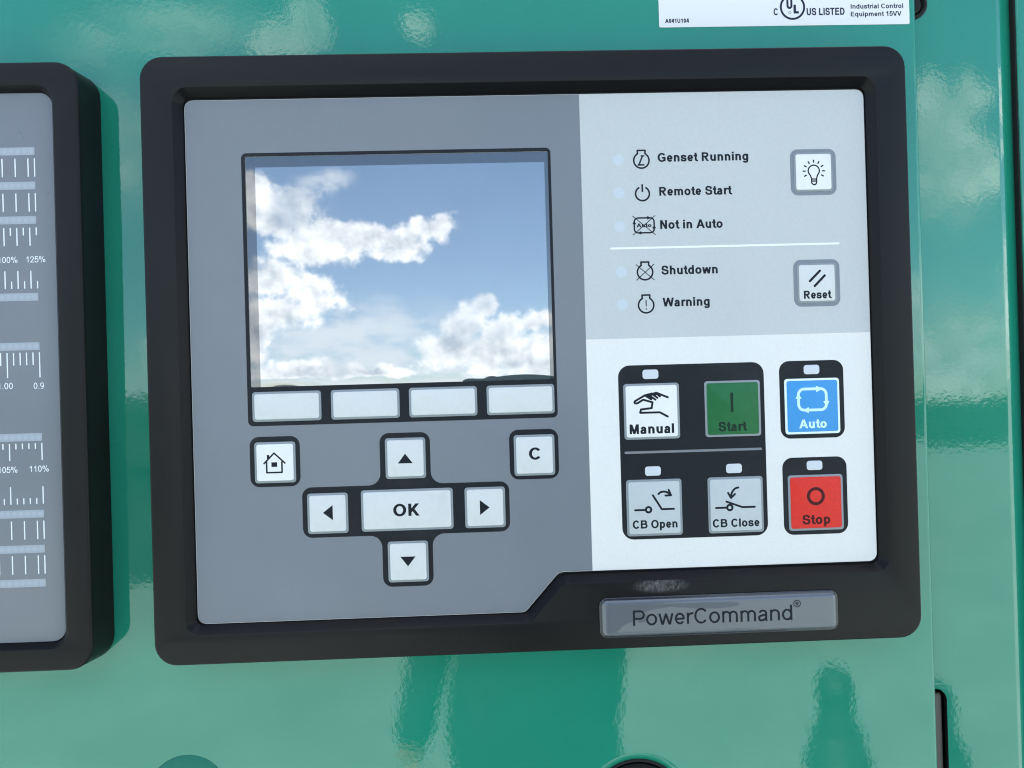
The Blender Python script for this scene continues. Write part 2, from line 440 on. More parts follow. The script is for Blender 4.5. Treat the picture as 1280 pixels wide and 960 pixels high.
def contours(D, xs, ys):
    ny, nx = D.shape
    ins = D < 0
    mixed = (ins[:-1, :-1].astype(int) + ins[1:, :-1] + ins[:-1, 1:] + ins[1:, 1:])
    segs = {}
    pt = {}
    def ept(key):
        if key in pt: return
        (j0, i0, j1, i1) = key
        a, c = D[j0, i0], D[j1, i1]
        t = a / (a - c)
        pt[key] = (xs[i0] + (xs[i1] - xs[i0]) * t, ys[j0] + (ys[j1] - ys[j0]) * t)
    for j, i in zip(*np.where((mixed > 0) & (mixed < 4))):
        a, b_, c, d = ins[j, i], ins[j, i + 1], ins[j + 1, i + 1], ins[j + 1, i]
        E0 = (j, i, j, i + 1); E1 = (j, i + 1, j + 1, i + 1); E2 = (j + 1, i, j + 1, i + 1); E3 = (j, i, j + 1, i)
        corners = [a, b_, c, d]; E = [E0, E1, E2, E3]
        # walk the edges: entering edges (out->in) and leaving edges (in->out), inside kept on the left
        cuts = []
        for k in range(4):
            p, n_ = corners[k], corners[(k + 1) % 4]
            if p != n_: cuts.append((E[k], bool(p)))
        outs = [e for e, p in cuts if p]; inn = [e for e, p in cuts if not p]
        if len(cuts) == 2:
            pr = [(outs[0], inn[0])]
        else:
            order = [e for e, _ in cuts]
            pr = []
            for e, p in cuts:
                if p:
                    k = order.index(e)
                    pr.append((e, order[(k + 1) % 4]))
        for s, e in pr:
            ept(s); ept(e)
            segs[s] = e
    polys = []
    while segs:
        s, e = segs.popitem()
        poly = [s]
        while e != s and e in segs:
            poly.append(e); e = segs.pop(e)
        polys.append([pt[k] for k in poly])
    return polys

def simplify(poly, tol):
    if len(poly) < 8: return poly
    def rdp(a):
        if len(a) < 3: return a
        p0, p1 = np.array(a[0]), np.array(a[-1])
        A = np.array(a); d = p1 - p0; L = np.hypot(*d)
        dist = np.abs((A[:, 0] - p0[0]) * d[1] - (A[:, 1] - p0[1]) * d[0]) / L if L > 1e-12 else np.hypot(*(A - p0).T)
        k = int(dist.argmax())
        if dist[k] < tol: return [a[0], a[-1]]
        return rdp(a[:k + 1])[:-1] + rdp(a[k:])
    h = len(poly) // 2
    out = rdp(poly[:h + 1])[:-1] + rdp(poly[h:] + [poly[0]])[:-1]
    return out if len(out) >= 3 else poly

def area(p): return 0.5 * sum(p[i - 1][0] * p[i][1] - p[i][0] * p[i - 1][1] for i in range(len(p)))

def inside(pt_, poly):
    x, y = pt_; c = False
    for i in range(len(poly)):
        x0, y0 = poly[i - 1]; x1, y1 = poly[i]
        if (y0 > y) != (y1 > y) and x < (x1 - x0) * (y - y0) / (y1 - y0) + x0: c = not c
    return c

def trace(strokes, w, cell, q=1.0, clip=None):
    xs_ = [p[0] for s in strokes for p in s['p']]; ys_ = [p[1] for s in strokes for p in s['p']]
    pad = max([s.get('w', w) for s in strokes] + [w]) + 2 * cell
    xs = np.arange(min(xs_) - pad, max(xs_) + pad, cell) + 1e-5
    ys = np.arange(min(ys_) - pad, max(ys_) + pad, cell) + 1.3e-5
    D = sdf(strokes, xs, ys, w, q, clip)
    D[np.abs(D) < 1e-7] = 1e-7
    pl = [simplify(p, cell * 0.1) for p in contours(D, xs, ys) if len(p) > 2]
    return group_polys([p for p in pl if abs(area(p)) > cell * cell])

def group_polys(pl):
    """[[outer, hole, hole...], ...]"""
    pl = sorted(pl, key=lambda p: -abs(area(p)))
    lvl = []
    groups = []
    for i, p in enumerate(pl):
        depth = [j for j in range(i) if inside(p[0], pl[j])]
        lvl.append(len(depth))
        if len(depth) % 2 == 0: groups.append([p]); lvl[-1] = (len(depth), len(groups) - 1)
        else:
            par = [j for j in depth if lvl[j][0] == len(depth) - 1][-1]
            groups[lvl[par][1]].append(p); lvl[-1] = (len(depth), lvl[par][1])
    return groups

# ------------------------------------------------------------------ sans-serif letter skeletons
def arc(cx, cy, rx, ry, a0, a1, n=16):
    return [(cx + rx * math.cos(R(a0 + (a1 - a0) * k / n)), cy + ry * math.sin(R(a0 + (a1 - a0) * k / n))) for k in range(n + 1)]
def spline(P, n=6):
    P = [P[0]] + list(P) + [P[-1]]
    out = []
    for i in range(1, len(P) - 2):
        for k in range(n):
            t = k / n
            out.append(tuple(0.5 * ((2 * P[i][d]) + (-P[i - 1][d] + P[i + 1][d]) * t + (2 * P[i - 1][d] - 5 * P[i][d] + 4 * P[i + 1][d] - P[i + 2][d]) * t * t + (-P[i - 1][d] + 3 * P[i][d] - 3 * P[i + 1][d] + P[i + 2][d]) * t ** 3) for d in (0, 1)))
    out.append(tuple(P[-1]))
    return out

def glyph(ch, w, q):
    """returns advance, strokes, clip"""
    h = w * q; a = w / 2; b_ = h / 2
    CAP = 0.716; X = 0.527
    s = lambda *p, **k: dict(p=list(p[0]) if len(p) == 1 else list(p), **k)
    o_ = 0.012
    if ch == ' ': return 0.278, [], None
    if ch in 'nhmru':
        l = 0.068
        top = X + o_ - b_
        if ch in 'nh':
            r = 0.545; rx = (r - l) / 2 - a; cx = (l + r) / 2
            st = [s((l + a, 0), (l + a, CAP if ch == 'h' else X)),
                  s(arc(cx, top - 0.17, rx, 0.17, 176, 0, 14) + [(r - a, 0)])]
            return 0.611, st, None
        if ch == 'm':
            r = 0.825; mid = (l + r) / 2; rx = (mid - l) / 2 - a / 2
            st = [s((l + a, 0), (l + a, X))]
            for c0 in (l + a + rx, mid + rx):
                st.append(s(arc(c0, top - 0.15, rx, 0.15, 176, 0, 12) + [(c0 + rx, 0)]))
            return 0.889, st, None
        if ch == 'r':
            st = [s((l + a, 0), (l + a, X)), s(arc(0.34, top - 0.21, 0.34 - l - a, 0.21, 176, 78, 10))]
            return 0.389, st, None
        r = 0.545; rx = (r - l) / 2 - a; cx = (l + r) / 2
        st = [s([(l + a, X)] + arc(cx, 0.17 - o_ + b_, rx, 0.17, 180, 356, 14)), s((r - a, 0), (r - a, X))]
        return 0.611, st, None
    if ch == 'o':
        return 0.611, [s(arc(0.305, X / 2, 0.265 - a, X / 2 + o_ - b_, 0, 360, 30)[:-1], closed=True)], None
    if ch in 'dgqp':
        ry = X / 2 + o_ - b_
        if ch == 'p':
            return 0.611, [s((0.066 + a, -0.2), (0.066 + a, X)), s(arc(0.315, X / 2, 0.249 - a, ry, 0, 360, 28)[:-1], closed=True)], None
        st = [s(arc(0.295, X / 2, 0.252 - a, ry, 0, 360, 28)[:-1], closed=True)]
        r = 0.546 - a
        if ch == 'd': st.append(s((r, 0), (r, CAP)))
        if ch == 'q': st.append(s((r, -0.2), (r, X)))
        if ch == 'g': st.append(s([(r, X)] + arc(0.30, -0.045, r - 0.30, 0.165 - b_, 0, -155, 14)))
        return 0.611, st, None
    if ch == 'c':
        return 0.556, [s(arc(0.29, X / 2, 0.25 - a, X / 2 + o_ - b_, 42, 318, 22))], None
    if ch == 'e':
        return 0.556, [s([(0.045 + a, X / 2 - 0.01), (0.52 - a, X / 2 - 0.01)]), s(arc(0.282, X / 2, 0.24 - a, X / 2 + o_ - b_, -8, 322, 26))], None
    if ch == 'a':
        r = 0.482 - a
        st = [s(arc(0.275, X + o_ - b_ - 0.125, r - 0.275, 0.125, 165, 0, 12) + [(r, 0.08), (r + 0.018, 0)]),
              s(spline([(r, X * 0.56), (0.30, X * 0.53), (0.10 + a * 0.6, 0.235), (0.04 + a, 0.145), (0.10 + a * 0.5, b_ - o_ + 0.012), (0.215, b_ - o_), (0.34, 0.055 + b_ * 0.3), (r, 0.16)]))]
        return 0.556, st, None
    if ch == 's':
        t = X + o_ - b_; k = b_ - o_
        st = [s(spline([(0.495 - a, X - 0.145), (0.44 - a * 0.3, t - 0.03), (0.27, t), (0.12 + a * 0.3, t - 0.03), (0.045 + a, t - 0.10), (0.15, X / 2 + 0.035), (0.27, X / 2), (0.42, X / 2 - 0.045), (0.52 - a, k + 0.10), (0.43 - a * 0.2, k + 0.025), (0.285, k), (0.12 + a * 0.4, k + 0.03), (0.035 + a * 0.8, 0.15)]))]
        return 0.556, st, None
    if ch == 't':
        x = 0.095 + a
        return 0.333, [s([(x, 0.69)] + arc(x + 0.11, 0.11 + b_ - o_, 0.11, 0.11, 180, 275, 8) + [(0.325, b_ - o_ + 0.004)]), s((0.015, X - b_), (0.315, X - b_))], (-1, 0.69)
    if ch == 'i': return 0.278, [s((0.139, 0), (0.139, X)), s((0.139, CAP - h * 1.05), (0.139, CAP))], None
    if ch == 'l': return 0.278, [s((0.139, 0), (0.139, CAP))], None
    if ch == 'w':
        e = 0.0
        return 0.778, [s((0.01 + a, X + .06), (0.215, -0.02), (0.389, X - 0.02), (0.563, -0.02), (0.768 - a, X + .06))], (0, X)
    if ch == '.': return 0.278, [s((0.139, 0), (0.139, h * 1.15))], None
    if ch == 'A': return 0.722, [s((a * 1.02, 0), (0.361, CAP), (0.722 - a * 1.02, 0)), s((0.16, 0.165 + b_), (0.56, 0.165 + b_)), s((a * 0.93, -0.03), (a * 1.1 + 0.012, 0.02)), s((0.722 - a * 0.93, -0.03), (0.71 - a * 1.1, 0.02))], (0, CAP)
    if ch == 'B':
        l = 0.073 + a; m_ = 0.385
        return 0.722, [s((l, 0), (l, CAP)), s([(l, CAP - b_)] + arc(0.43, (CAP - b_ + m_) / 2, 0.20 - a * 0.7, (CAP - b_ - m_) / 2, 90, -90, 12) + [(l, m_)]),
                       s([(l, m_)] + arc(0.44, (m_ + b_) / 2, 0.235 - a * 0.7, (m_ - b_) / 2, 90, -90, 12) + [(l, b_)])], None
    if ch == 'C': return 0.722, [s(arc(0.375, CAP / 2, 0.33 - a, CAP / 2 + o_ - b_, 38, 322, 28))], None
    if ch == 'D':
        l = 0.073 + a
        return 0.722, [s((l, 0), (l, CAP)), s([(l, CAP - b_)] + arc(0.33, CAP / 2, 0.355 - a, CAP / 2 - b_, 90, -90, 18) + [(l, b_)])], None
    if ch == 'E':
        l = 0.073 + a
        return 0.667, [s((l, 0), (l, CAP)), s((l, b_), (0.62, b_)), s((l, 0.375), (0.58, 0.375)), s((l, CAP - b_), (0.61, CAP - b_))], None
    if ch == 'G':
        return 0.778, [s(arc(0.395, CAP / 2, 0.35 - a, CAP / 2 + o_ - b_, 38, 316, 28) + [(0.715 - a, 0.11), (0.715 - a, 0.33)]), s((0.40, 0.33), (0.715, 0.33))], None
    if ch == 'I': return 0.278, [s((0.139, 0), (0.139, CAP))], None
    if ch == 'K':
        l = 0.073 + a
        return 0.722, [s((l, 0), (l, CAP)), s((l, 0.21), (0.69 - a, CAP + 0.05)), s((0.30, 0.42), (0.70 - a, -0.05))], (0, CAP)
    if ch == 'L': return 0.611, [s((0.073 + a, 0), (0.073 + a, CAP)), s((0.073 + a, b_), (0.575, b_))], None
    if ch == 'M': return 0.833, [s((0.07 + a, 0), (0.07 + a, CAP)), s((0.763 - a, 0), (0.763 - a, CAP)), s((0.09 + a, CAP + 0.03), (0.4165, 0.03), (0.743 - a, CAP + 0.03))], (0, CAP)
    if ch == 'N': return 0.722, [s((0.07 + a, 0), (0.07 + a, CAP)), s((0.652 - a, 0), (0.652 - a, CAP)), s((0.07 + a, CAP), (0.652 - a, 0))], (0, CAP)
    if ch == 'O': return 0.778, [s(arc(0.389, CAP / 2, 0.35 - a, CAP / 2 + o_ - b_, 0, 360, 36)[:-1], closed=True)], None
    if ch in 'PR':
        l = 0.073 + a; m_ = 0.30 if ch == 'R' else 0.275
        st = [s((l, 0), (l, CAP)), s([(l, CAP - b_)] + arc(0.42, (CAP - b_ + m_ + b_) / 2, 0.215 - a * 0.8, (CAP - b_ - m_ - b_) / 2, 90, -90, 12) + [(l, m_ + b_)])]
        if ch == 'R': st.append(s((0.36, 0.33), (0.70 - a, -0.05)))
        return (0.722 if ch == 'R' else 0.667), st, (0, CAP)
    if ch == 'S':
        t = CAP + o_ - b_; k = b_ - o_
        return 0.667, [s(spline([(0.60 - a, CAP - 0.19), (0.55 - a * 0.5, t - 0.06), (0.33, t), (0.15 + a * 0.2, t - 0.04), (0.06 + a, t - 0.135), (0.15, 0.42), (0.33, 0.37), (0.52, 0.315), (0.625 - a, 0.20), (0.54 - a * 0.2, k + 0.05), (0.34, k), (0.14 + a * 0.4, k + 0.05), (0.04 + a * 0.9, 0.215)]))], None
    if ch == 'T': return 0.611, [s((0.305, 0), (0.305, CAP)), s((0.02, CAP - b_), (0.59, CAP - b_))], None
    if ch == 'U': return 0.722, [s([(0.07 + a, CAP)] + arc(0.361, 0.24, 0.291 - a, 0.24 + o_ - b_, 180, 360, 18) + [(0.652 - a, CAP)])], None
    if ch == 'V': return 0.667, [s((a * 1.02 - 0.02, CAP + 0.05), (0.333, -0.02), (0.687 - a * 1.02, CAP + 0.05))], (0, CAP)
    if ch == 'W': return 0.944, [s((a - 0.01, CAP + .06), (0.25, -0.02), (0.472, CAP - 0.02), (0.694, -0.02), (0.954 - a, CAP + .06))], (0, CAP)
    if ch == '0': return 0.556, [s(arc(0.278, CAP / 2, 0.236 - a, CAP / 2 + o_ - b_, 0, 360, 30)[:-1], closed=True)], None
    if ch == '1': return 0.556, [s((0.33, 0), (0.33, CAP)), s((0.10, 0.50), (0.22, 0.555), (0.33, CAP - 0.03))], (0, CAP)
    if ch == '2': return 0.556, [s(spline([(0.04 + a, 0.49), (0.10 + a * .5, CAP - b_ - 0.05), (0.28, CAP + o_ - b_), (0.45, CAP - 0.13), (0.44, 0.42), (0.28, 0.24), (0.05 + a, b_)])), s((0.03, b_), (0.515, b_))], None
    if ch == '4': return 0.556, [s((0.42 - a * .2, 0), (0.42 - a * .2, CAP)), s((0.03, 0.16 + b_), (0.535, 0.16 + b_)), s((0.42 - a, CAP - 0.02), (0.04 + a * .7, 0.16 + b_))], (0, CAP)
    if ch == '5': return 0.556, [s((0.49, CAP - b_), (0.15, CAP - b_), (0.10 + a * .3, 0.345)), s(spline([(0.10 + a * .3, 0.345), (0.19, 0.42), (0.31, 0.445), (0.46, 0.385), (0.515 - a, 0.235), (0.43, 0.06 + b_), (0.27, b_ - o_), (0.13, 0.04 + b_ * .8), (0.035 + a, 0.19)]))], None
    if ch == '9': return 0.556, [s(arc(0.272, 0.475, 0.232 - a, 0.253 - b_, 0, 360, 24)[:-1], closed=True), s(arc(0.24, 0.36, 0.504 - a - 0.24, 0.37 - b_, 20, -115, 14))], None
    if ch == '%': return 0.889, [s(arc(0.20, 0.53, 0.16 - a, 0.19 - b_, 0, 360, 20)[:-1], closed=True), s(arc(0.69, 0.18, 0.16 - a, 0.19 - b_, 0, 360, 20)[:-1], closed=True), s((0.60, CAP + 0.02), (0.29, -0.02), w=w * 0.8)], (-0.02, CAP + .02)
    if ch == '!': return 0.333, [s((0.166, 0.2), (0.166, CAP)), s((0.166, 0), (0.166, h * 1.1))], None
    raise KeyError(ch)

GC = {}
def glyph_polys(ch, w, q):
    k = (ch, w, q)
    if k not in GC:
        adv, st, clip = glyph(ch, w, q)
        GC[k] = (adv, trace(st, w, 0.0145, q, clip) if st else [])
    return GC[k]

def text(name, body, x0, base, cap, width, m, parent, out, w=0.176, q=0.8, rel=None, label=None):
    """flat ink lettering; rel = origin the piece is placed at (mm x, z)"""
    adv = 0; items = []
    for ch in body:
        av, gp = glyph_polys(ch, w, q)
        items.append((adv, gp)); adv += av
    mn = min(p[0] + ox for ox, gp in items for g in gp for p in g[0]); mx = max(p[0] + ox for ox, gp in items for g in gp for p in g[0])
    sy = cap / 0.716; sx = width / (mx - mn) if width else sy
    bm = bmesh.new()
    for ox, gp in items:
        for g in gp:
            sheet_faces(bm, [[((p[0] + ox - mn) * sx, p[1] * sy) for p in poly] for poly in g], 0)
    r = rel or (0, 0)
    o = finish(name, bm, m, parent, L3(x0 - r[0], base - r[1], out))
    if label: o['label'] = label
    return o

def drawing(name, strokes, w, m, parent, out, rel=(0, 0), cell=0.07, fills=()):
    """flat ink line drawing in mm; fills = filled polygons laid in the same sheet"""
    xs = [p[0] for s in strokes for p in s['p']] + [p[0] for f in fills for p in f]
    ys = [p[1] for s in strokes for p in s['p']] + [p[1] for f in fills for p in f]
    cx, cz = (min(xs) + max(xs)) / 2, (min(ys) + max(ys)) / 2
    bm = bmesh.new()
    if strokes:
        for g in trace(strokes, w, cell):
            sheet_faces(bm, [[(p[0] - cx, p[1] - cz) for p in poly] for poly in g], 0)
    for k, f in enumerate(fills):
        if area(f) < 0: f = f[::-1]
        sheet_faces(bm, [[(p[0] - cx, p[1] - cz) for p in f]], 0.006 * (k + 1))
    return finish(name, bm, m, parent, L3(cx - rel[0], cz - rel[1], out))

def st(*p, **k): return dict(p=list(p), **k)
def circ(cx, cy, r, n=32, **k): return dict(p=arc(cx, cy, r, r, 0, 360, n)[:-1], closed=True, **k)

def thing(name, label, cat, matrix, group=None):
    o = bpy.data.objects.new(name, None)
    o.empty_display_size = 0.05
    C.objects.link(o)
    o.matrix_world = matrix
    o['label'] = label; o['category'] = cat
    if group: o['group'] = group
    return o
def at(x, z, out): return PANEL @ Matrix.Translation(L3(x, z, out))

# ------------------------------------------------------------------ ground and far hedges
def struct(name, bm, m):
    o = finish(name, bm, m); o['kind'] = 'structure'; return o
bm = bmesh.new()
for x0, x1, y0, y1 in ((-400, 400, -400, 400),):
    bm.faces.new([bm.verts.new(p) for p in ((x0, y0, 0), (x1, y0, 0), (x1, y1, 0), (x0, y1, 0))])
struct('ground', bm, M['concrete'])

from mathutils import noise as mnoise
def hedge(label, x0, x1, y, depth, height, turn=0.0):
    bm = bmesh.new()
    nx, nz = int((x1 - x0) / 0.12), max(4, int(height / 0.12))
    prof = [(-depth / 2, 0.0)] + [(-depth / 2, height * k / nz) for k in range(1, nz)] + [(-depth / 3, height), (depth / 3, height)] + [(depth / 2, height * (nz - k) / nz) for k in range(1, nz)] + [(depth / 2, 0)]
    rows = []
    for i in range(nx + 1):
        x = x0 + (x1 - x0) * i / nx
        row = []
        for (py, pz) in prof:
            v = mnoise.noise_vector(Vector((x * 1.7, py * 2.3 + y, pz * 2.1))) * 0.16 + mnoise.noise_vector(Vector((x * 6, py * 6, pz * 6))) * 0.07
            row.append(bm.verts.new((x + v.x, py + v.y, max(0, pz + v.z * (1 if pz > 0 else 0)))))
        rows.append(row)
    for r0, r1 in zip(rows, rows[1:]):
        for k in range(len(prof) - 1):
            bm.faces.new((r0[k], r1[k], r1[k + 1], r0[k + 1]))
    bm.faces.new(rows[0]); bm.faces.new(rows[-1][::-1])
    o = finish('hedge', bm, M['leaf'], smooth=170)
    o.location = (0, y, 0); o.rotation_euler = (0, 0, turn)
    o['label'] = label; o['category'] = 'hedge'
    return o
hedge('long dark clipped hedge behind the photographer on the far side of the yard', -14, 60, -31, 1.6, 1.95)
hedge('near dark hedge at the left edge of the yard', -13.0, -2.9, -7.9, 1.2, 1.86)

# ------------------------------------------------------------------ cabinet
cab = thing('generator_cabinet', 'glossy teal green steel cabinet that carries both control panels', 'cabinet', PANEL @ Matrix.Translation((0, 0, 0)))
# door leaf with openings for the round dishes
LATCH = (38.0, -189.0); PLUG = (-144.8, -175.0)
def circle(c, r, n=48): return [(c[0] + r * math.cos(2 * math.pi * k / n), c[1] + r * math.sin(2 * math.pi * k / n)) for k in range(n)]
DOOR = rect(-520, 164.3, -420, 420)
bm = bmesh.new()
rows = loft(bm, [(rpoly(DOOR, 1.5, 0), -5.0)] + [(rpoly(DOOR, 1.5, 2.4 * (1 - math.cos(a))), -2.4 + 2.4 * math.sin(a)) for a in (0, .4, .8, 1.2, math.pi / 2)], cap=False)
front_loop = [(v.co.x / MM, v.co.z / MM) for v in rows[-1]]
holes = [circle(LATCH, 23.3), circle(PLUG, 16.2)]
sheet_faces(bm, [front_loop] + holes, 0.0)
bmesh.ops.remove_doubles(bm, verts=bm.verts, dist=1e-7)
bmesh.ops.recalc_face_normals(bm, faces=bm.faces)
finish('door', bm, M['green'], cab, smooth=40)
# latch: dished green ring, black escutcheon, grey cap
def lathe(name, prof, m, parent, loc=None, n=56, smooth=40):
    bm = bmesh.new()
    rows = [[bm.verts.new(L3(r * math.cos(2 * math.pi * k / n), r * math.sin(2 * math.pi * k / n), o)) for k in range(n)] for r, o in prof if r > 0]
    for r0, r1 in zip(rows, rows[1:]):
        for k in range(n):
            bm.faces.new((r0[k], r0[(k + 1) % n], r1[(k + 1) % n], r1[k]))
    bm.faces.new(rows[-1])
    return finish(name, bm, m, parent, loc, smooth=smooth)
lt = lathe('latch', [(23.3, 0.0), (22.9, -0.05), (22.2, -0.25), (20.3, -1.15), (20.1, -3.0), (18.0, -4.4)], M['green'], cab, L3(*LATCH, 0))
lathe('latch_ring', [(20.2, -3.9), (20.15, -1.2), (19.6, -0.9), (18.9, -1.3), (18.6, -3.0)], M['gap'], lt, L3(0, 0, 0))
lathe('latch_cap', [(18.4, -3.4), (18.3, -1.4), (17.9, -0.9), (17.2, -1.2), (13, -1.5)], M['black_bevel'], lt, L3(0, 0, 0))
pl = lathe('blanking_plug', [(16.2, -0.9), (16.15, -0.25), (15.9, -0.1), (12, -0.1)], M['green_matt'], cab, L3(*PLUG, 0))

# side post with a slot and a round grommet hole
STRIP = -6.0
SLOT = rect(160.5, 171.9, -260, -147.0)
slot_poly = rpoly(SLOT, 5.0, 0, 8)
GROM = (165.6, 143.9)
bm = bmesh.new()
post_front = rect(140, 201.7, -420, 420)
sheet_faces(bm, [post_front, slot_poly, circle(GROM, 6.3)], STRIP)
# rounded outer bend and return
prev = None
bend = [(201.7 + 1.8 * math.sin(a), STRIP - 1.8 * (1 - math.cos(a))) for a in [R(26) * k / 6 for k in range(7)]]
bend += [(bend[-1][0] + 11.5 * math.cos(R(26)), bend[-1][1] - 11.5 * math.sin(R(26)))]
bend += [(bend[-1][0] + 0.6, -40)]
for x, o in bend:
    cur = [bm.verts.new(L3(x, -420, o)), bm.verts.new(L3(x, 420, o))]
    if prev: bm.faces.new((prev[0], cur[0], cur[1], prev[1]))
    prev = cur
bmesh.ops.remove_doubles(bm, verts=bm.verts, dist=1e-7)
finish('side_post', bm, M['green'], cab, smooth=40)
bm = bmesh.new()
loft(bm, [(slot_poly, STRIP), (rpoly(SLOT, 5.0, 0.0, 8), STRIP - 2.0)], cap=False)
loft(bm, [(rpoly(SLOT, 5.0, -6, 8), STRIP - 2.0), (rpoly(SLOT, 5.0, -6, 8), STRIP - 14)])
finish('slot_recess', bm, M['gap'], cab)
raised('hinge_bar', rect(163.5, 170.9, -262, -149.5), 1.5, -14, -7.8, M['steel'], cab, 0.8)
gm = lathe('grommet', [(6.3, 0.0), (6.2, 0.9), (5.6, 1.2), (4.9, 0.9), (4.6, -0.8), (4.3, -2.0)], M['gap'], cab, L3(*GROM, STRIP), n=32)
lathe('grommet_plug', [(4.4, -0.9), (4.2, 0.3), (3.4, 0.7), (2.0, 0.6)], M['black'], gm, L3(0, 0, 0), n=24)
# neighbouring panel beyond a dark joint
NEXT = rect(209.0, 640, -420, 420)
raised('side_panel', rect(211.5, 640, -420, 420), 0.5, -9, -6.5, M['green'], cab, 1.0)
raised('joint_blackout', rect(210.9, 214.5, -420, 420), 0.2, -39, -7.4, M['gap'], cab, 0.3)  # black strip added to darken the open joint and block sky behind
# cabinet carcass behind, stands on the ground
bm = bmesh.new()
bmesh.ops.create_cube(bm, size=1.0)
for v in bm.verts:
    v.co = Vector((v.co.x * 1.30 + 0.02, v.co.y * 0.8 + 0.42 + 0.0, v.co.z * 1.93 - 0.545))
finish('carcass', bm, M['gap'], cab)
bm = bmesh.new()
def box(bm, x0, x1, y0, y1, z0, z1):
    v = [bm.verts.new(p) for p in ((x0, y0, z0), (x1, y0, z0), (x1, y1, z0), (x0, y1, z0), (x0, y0, z1), (x1, y0, z1), (x1, y1, z1), (x0, y1, z1))]
    for f in ((0, 1, 5, 4), (1, 2, 6, 5), (2, 3, 7, 6), (3, 0, 4, 7), (4, 5, 6, 7), (3, 2, 1, 0)):
        bm.faces.new([v[i] for i in f])
box(bm, -0.66, 0.70, -0.001, 0.018, -1.49, -0.423)
finish('lower_cover', bm, M['green'], cab)

# ------------------------------------------------------------------ white rating label
lab = thing('rating_label', 'white printed certification label stuck on the green door above the control panel', 'label', at(108, 155, 0.0))
bm = bmesh.new()
pts = [(x - 108, z - 155) for x, z in rect(55.7, 160.9, 132.9, 181)]
loft(bm, [(rpoly(pts, 0.6, 0, 4), 0.0), (rpoly(pts, 0.6, 0.03, 4), 0.16)])
finish('sticker', bm, M['sticker'], lab)
RL = (108, 155)
LO = 0.20
text('lettering', 'A041U104', 58.2, 134.7, 1.75, 9.9, M['ink_navy'], lab, LO, rel=RL)
text('lettering', 'C', 103.6, 137.3, 2.9, 1.75, M['ink_navy'], lab, LO, w=0.17, rel=RL)
text('lettering', 'US LISTED', 117.5, 137.1, 3.0, 16.0, M['ink_navy'], lab, LO, w=0.17, rel=RL)
text('lettering', 'Industrial Control', 136.1, 139.6, 1.95, 22.2, M['ink_navy'], lab, LO, w=0.15, rel=RL)
text('lettering', 'Equipment 15VV', 136.1, 136.4, 1.95, 21.4, M['ink_navy'], lab, LO, w=0.15, rel=RL)
drawing('emblem_ring', [circ(111.6, 140.6, 4.9, 48)], 0.85, M['ink_navy'], lab, LO, rel=RL)
text('lettering', 'U', 109.1, 139.9, 3.9, 2.5, M['ink_navy'], lab, LO, w=0.2, rel=RL)
text('lettering', 'L', 112.0, 137.9, 3.7, 2.2, M['ink_navy'], lab, LO, w=0.24, rel=RL)
drawing('lettering', [circ(110.4, 138.3, 0.5, 16)], 0.14, M['ink_navy'], lab, LO, rel=RL, cell=0.04)

# ------------------------------------------------------------------ main control panel
cp = thing('control_panel', 'large black framed generator control panel with sky reflecting in its display', 'control panel', at(0, 0, 0))
OUT = rect(-150, 150, -117.4, 117.4)
# opening outline (front edge of the inner bevel), notch at lower right
OPEN = [(-137.9, -105.9), (-4.6, -105.9), (8.4, -91.2), (137.9, -91.2), (137.9, 105.4), (-137.9, 105.4)]
OPEN_R = [5.0, 5.0, 6.0, 6.0, 6.0, 6.0]
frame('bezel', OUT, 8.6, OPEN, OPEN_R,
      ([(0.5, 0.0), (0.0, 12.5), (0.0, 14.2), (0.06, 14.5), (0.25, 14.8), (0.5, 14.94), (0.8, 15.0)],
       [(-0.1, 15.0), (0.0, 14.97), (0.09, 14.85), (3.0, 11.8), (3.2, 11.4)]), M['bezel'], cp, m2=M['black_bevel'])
# dark well under the film, seen as the thin black joint
bm = bmesh.new()
loft(bm, [(rpoly(OPEN, OPEN_R, 2.4), 11.4), (rpoly(OPEN, OPEN_R, 2.9), 11.0)])
finish('well', bm, M['gap'], cp)

FACE = [(-134.3, -102.6), (-6.9, -102.6), (6.9, -87.3), (134.2, -87.3), (134.2, 101.3), (-134.3, 101.3)]
FR = [3.5, 3.0, 4.0, 3.2, 3.2, 3.2]
F0, F1 = 11.2, 12.0
SPLIT = 20.1
# faceplate carries the three printed fields as film sheets
frame('faceplate', FACE, FR, rect(-111.4, 6.95, -11.1, 78.9), 0.5,
      ([(0, F0), (0, F1 - 0.16), (0.03, F1 - 0.09), (0.12, F1 - 0.04)], [(0.0, F1 - 0.04), (0.0, F1 - 0.5)]), M['face_white'], cp, seg=6)
def cut_field(poly, keep):
    """clip an outline by a half-plane (axis, value, side)"""
    ax, val, side = keep
    out = []
    for i in range(len(poly)):
        p, q_ = poly[i - 1], poly[i]
        pin, qin = (p[ax] - val) * side >= 0, (q_[ax] - val) * side >= 0
        if pin != qin:
            t = (val - p[ax]) / (q_[ax] - p[ax])
            out.append((p[0] + (q_[0] - p[0]) * t, p[1] + (q_[1] - p[1]) * t))
        if qin: out.append(q_)
    return out
full = rpoly(FACE, FR, 0.16, 6)
WIN = rrect(-111.4, 6.95, -11.1, 78.9, 0.5)
def field(name, poly, m, holes=()):
    bm = bmesh.new()
    sheet_faces(bm, [poly] + list(holes), F1)
    return finish(name, bm, m, cp)
field('grey_field', cut_field(full, (0, SPLIT, -1)), M['face_grey'], [WIN])
rt = cut_field(full, (0, SPLIT, 1))
field('pale_field', cut_field(rt, (1, 4.1, 1)), M['face_pale'])
field('white_field', cut_field(rt, (1, 4.1, -1)), M['face_white'])

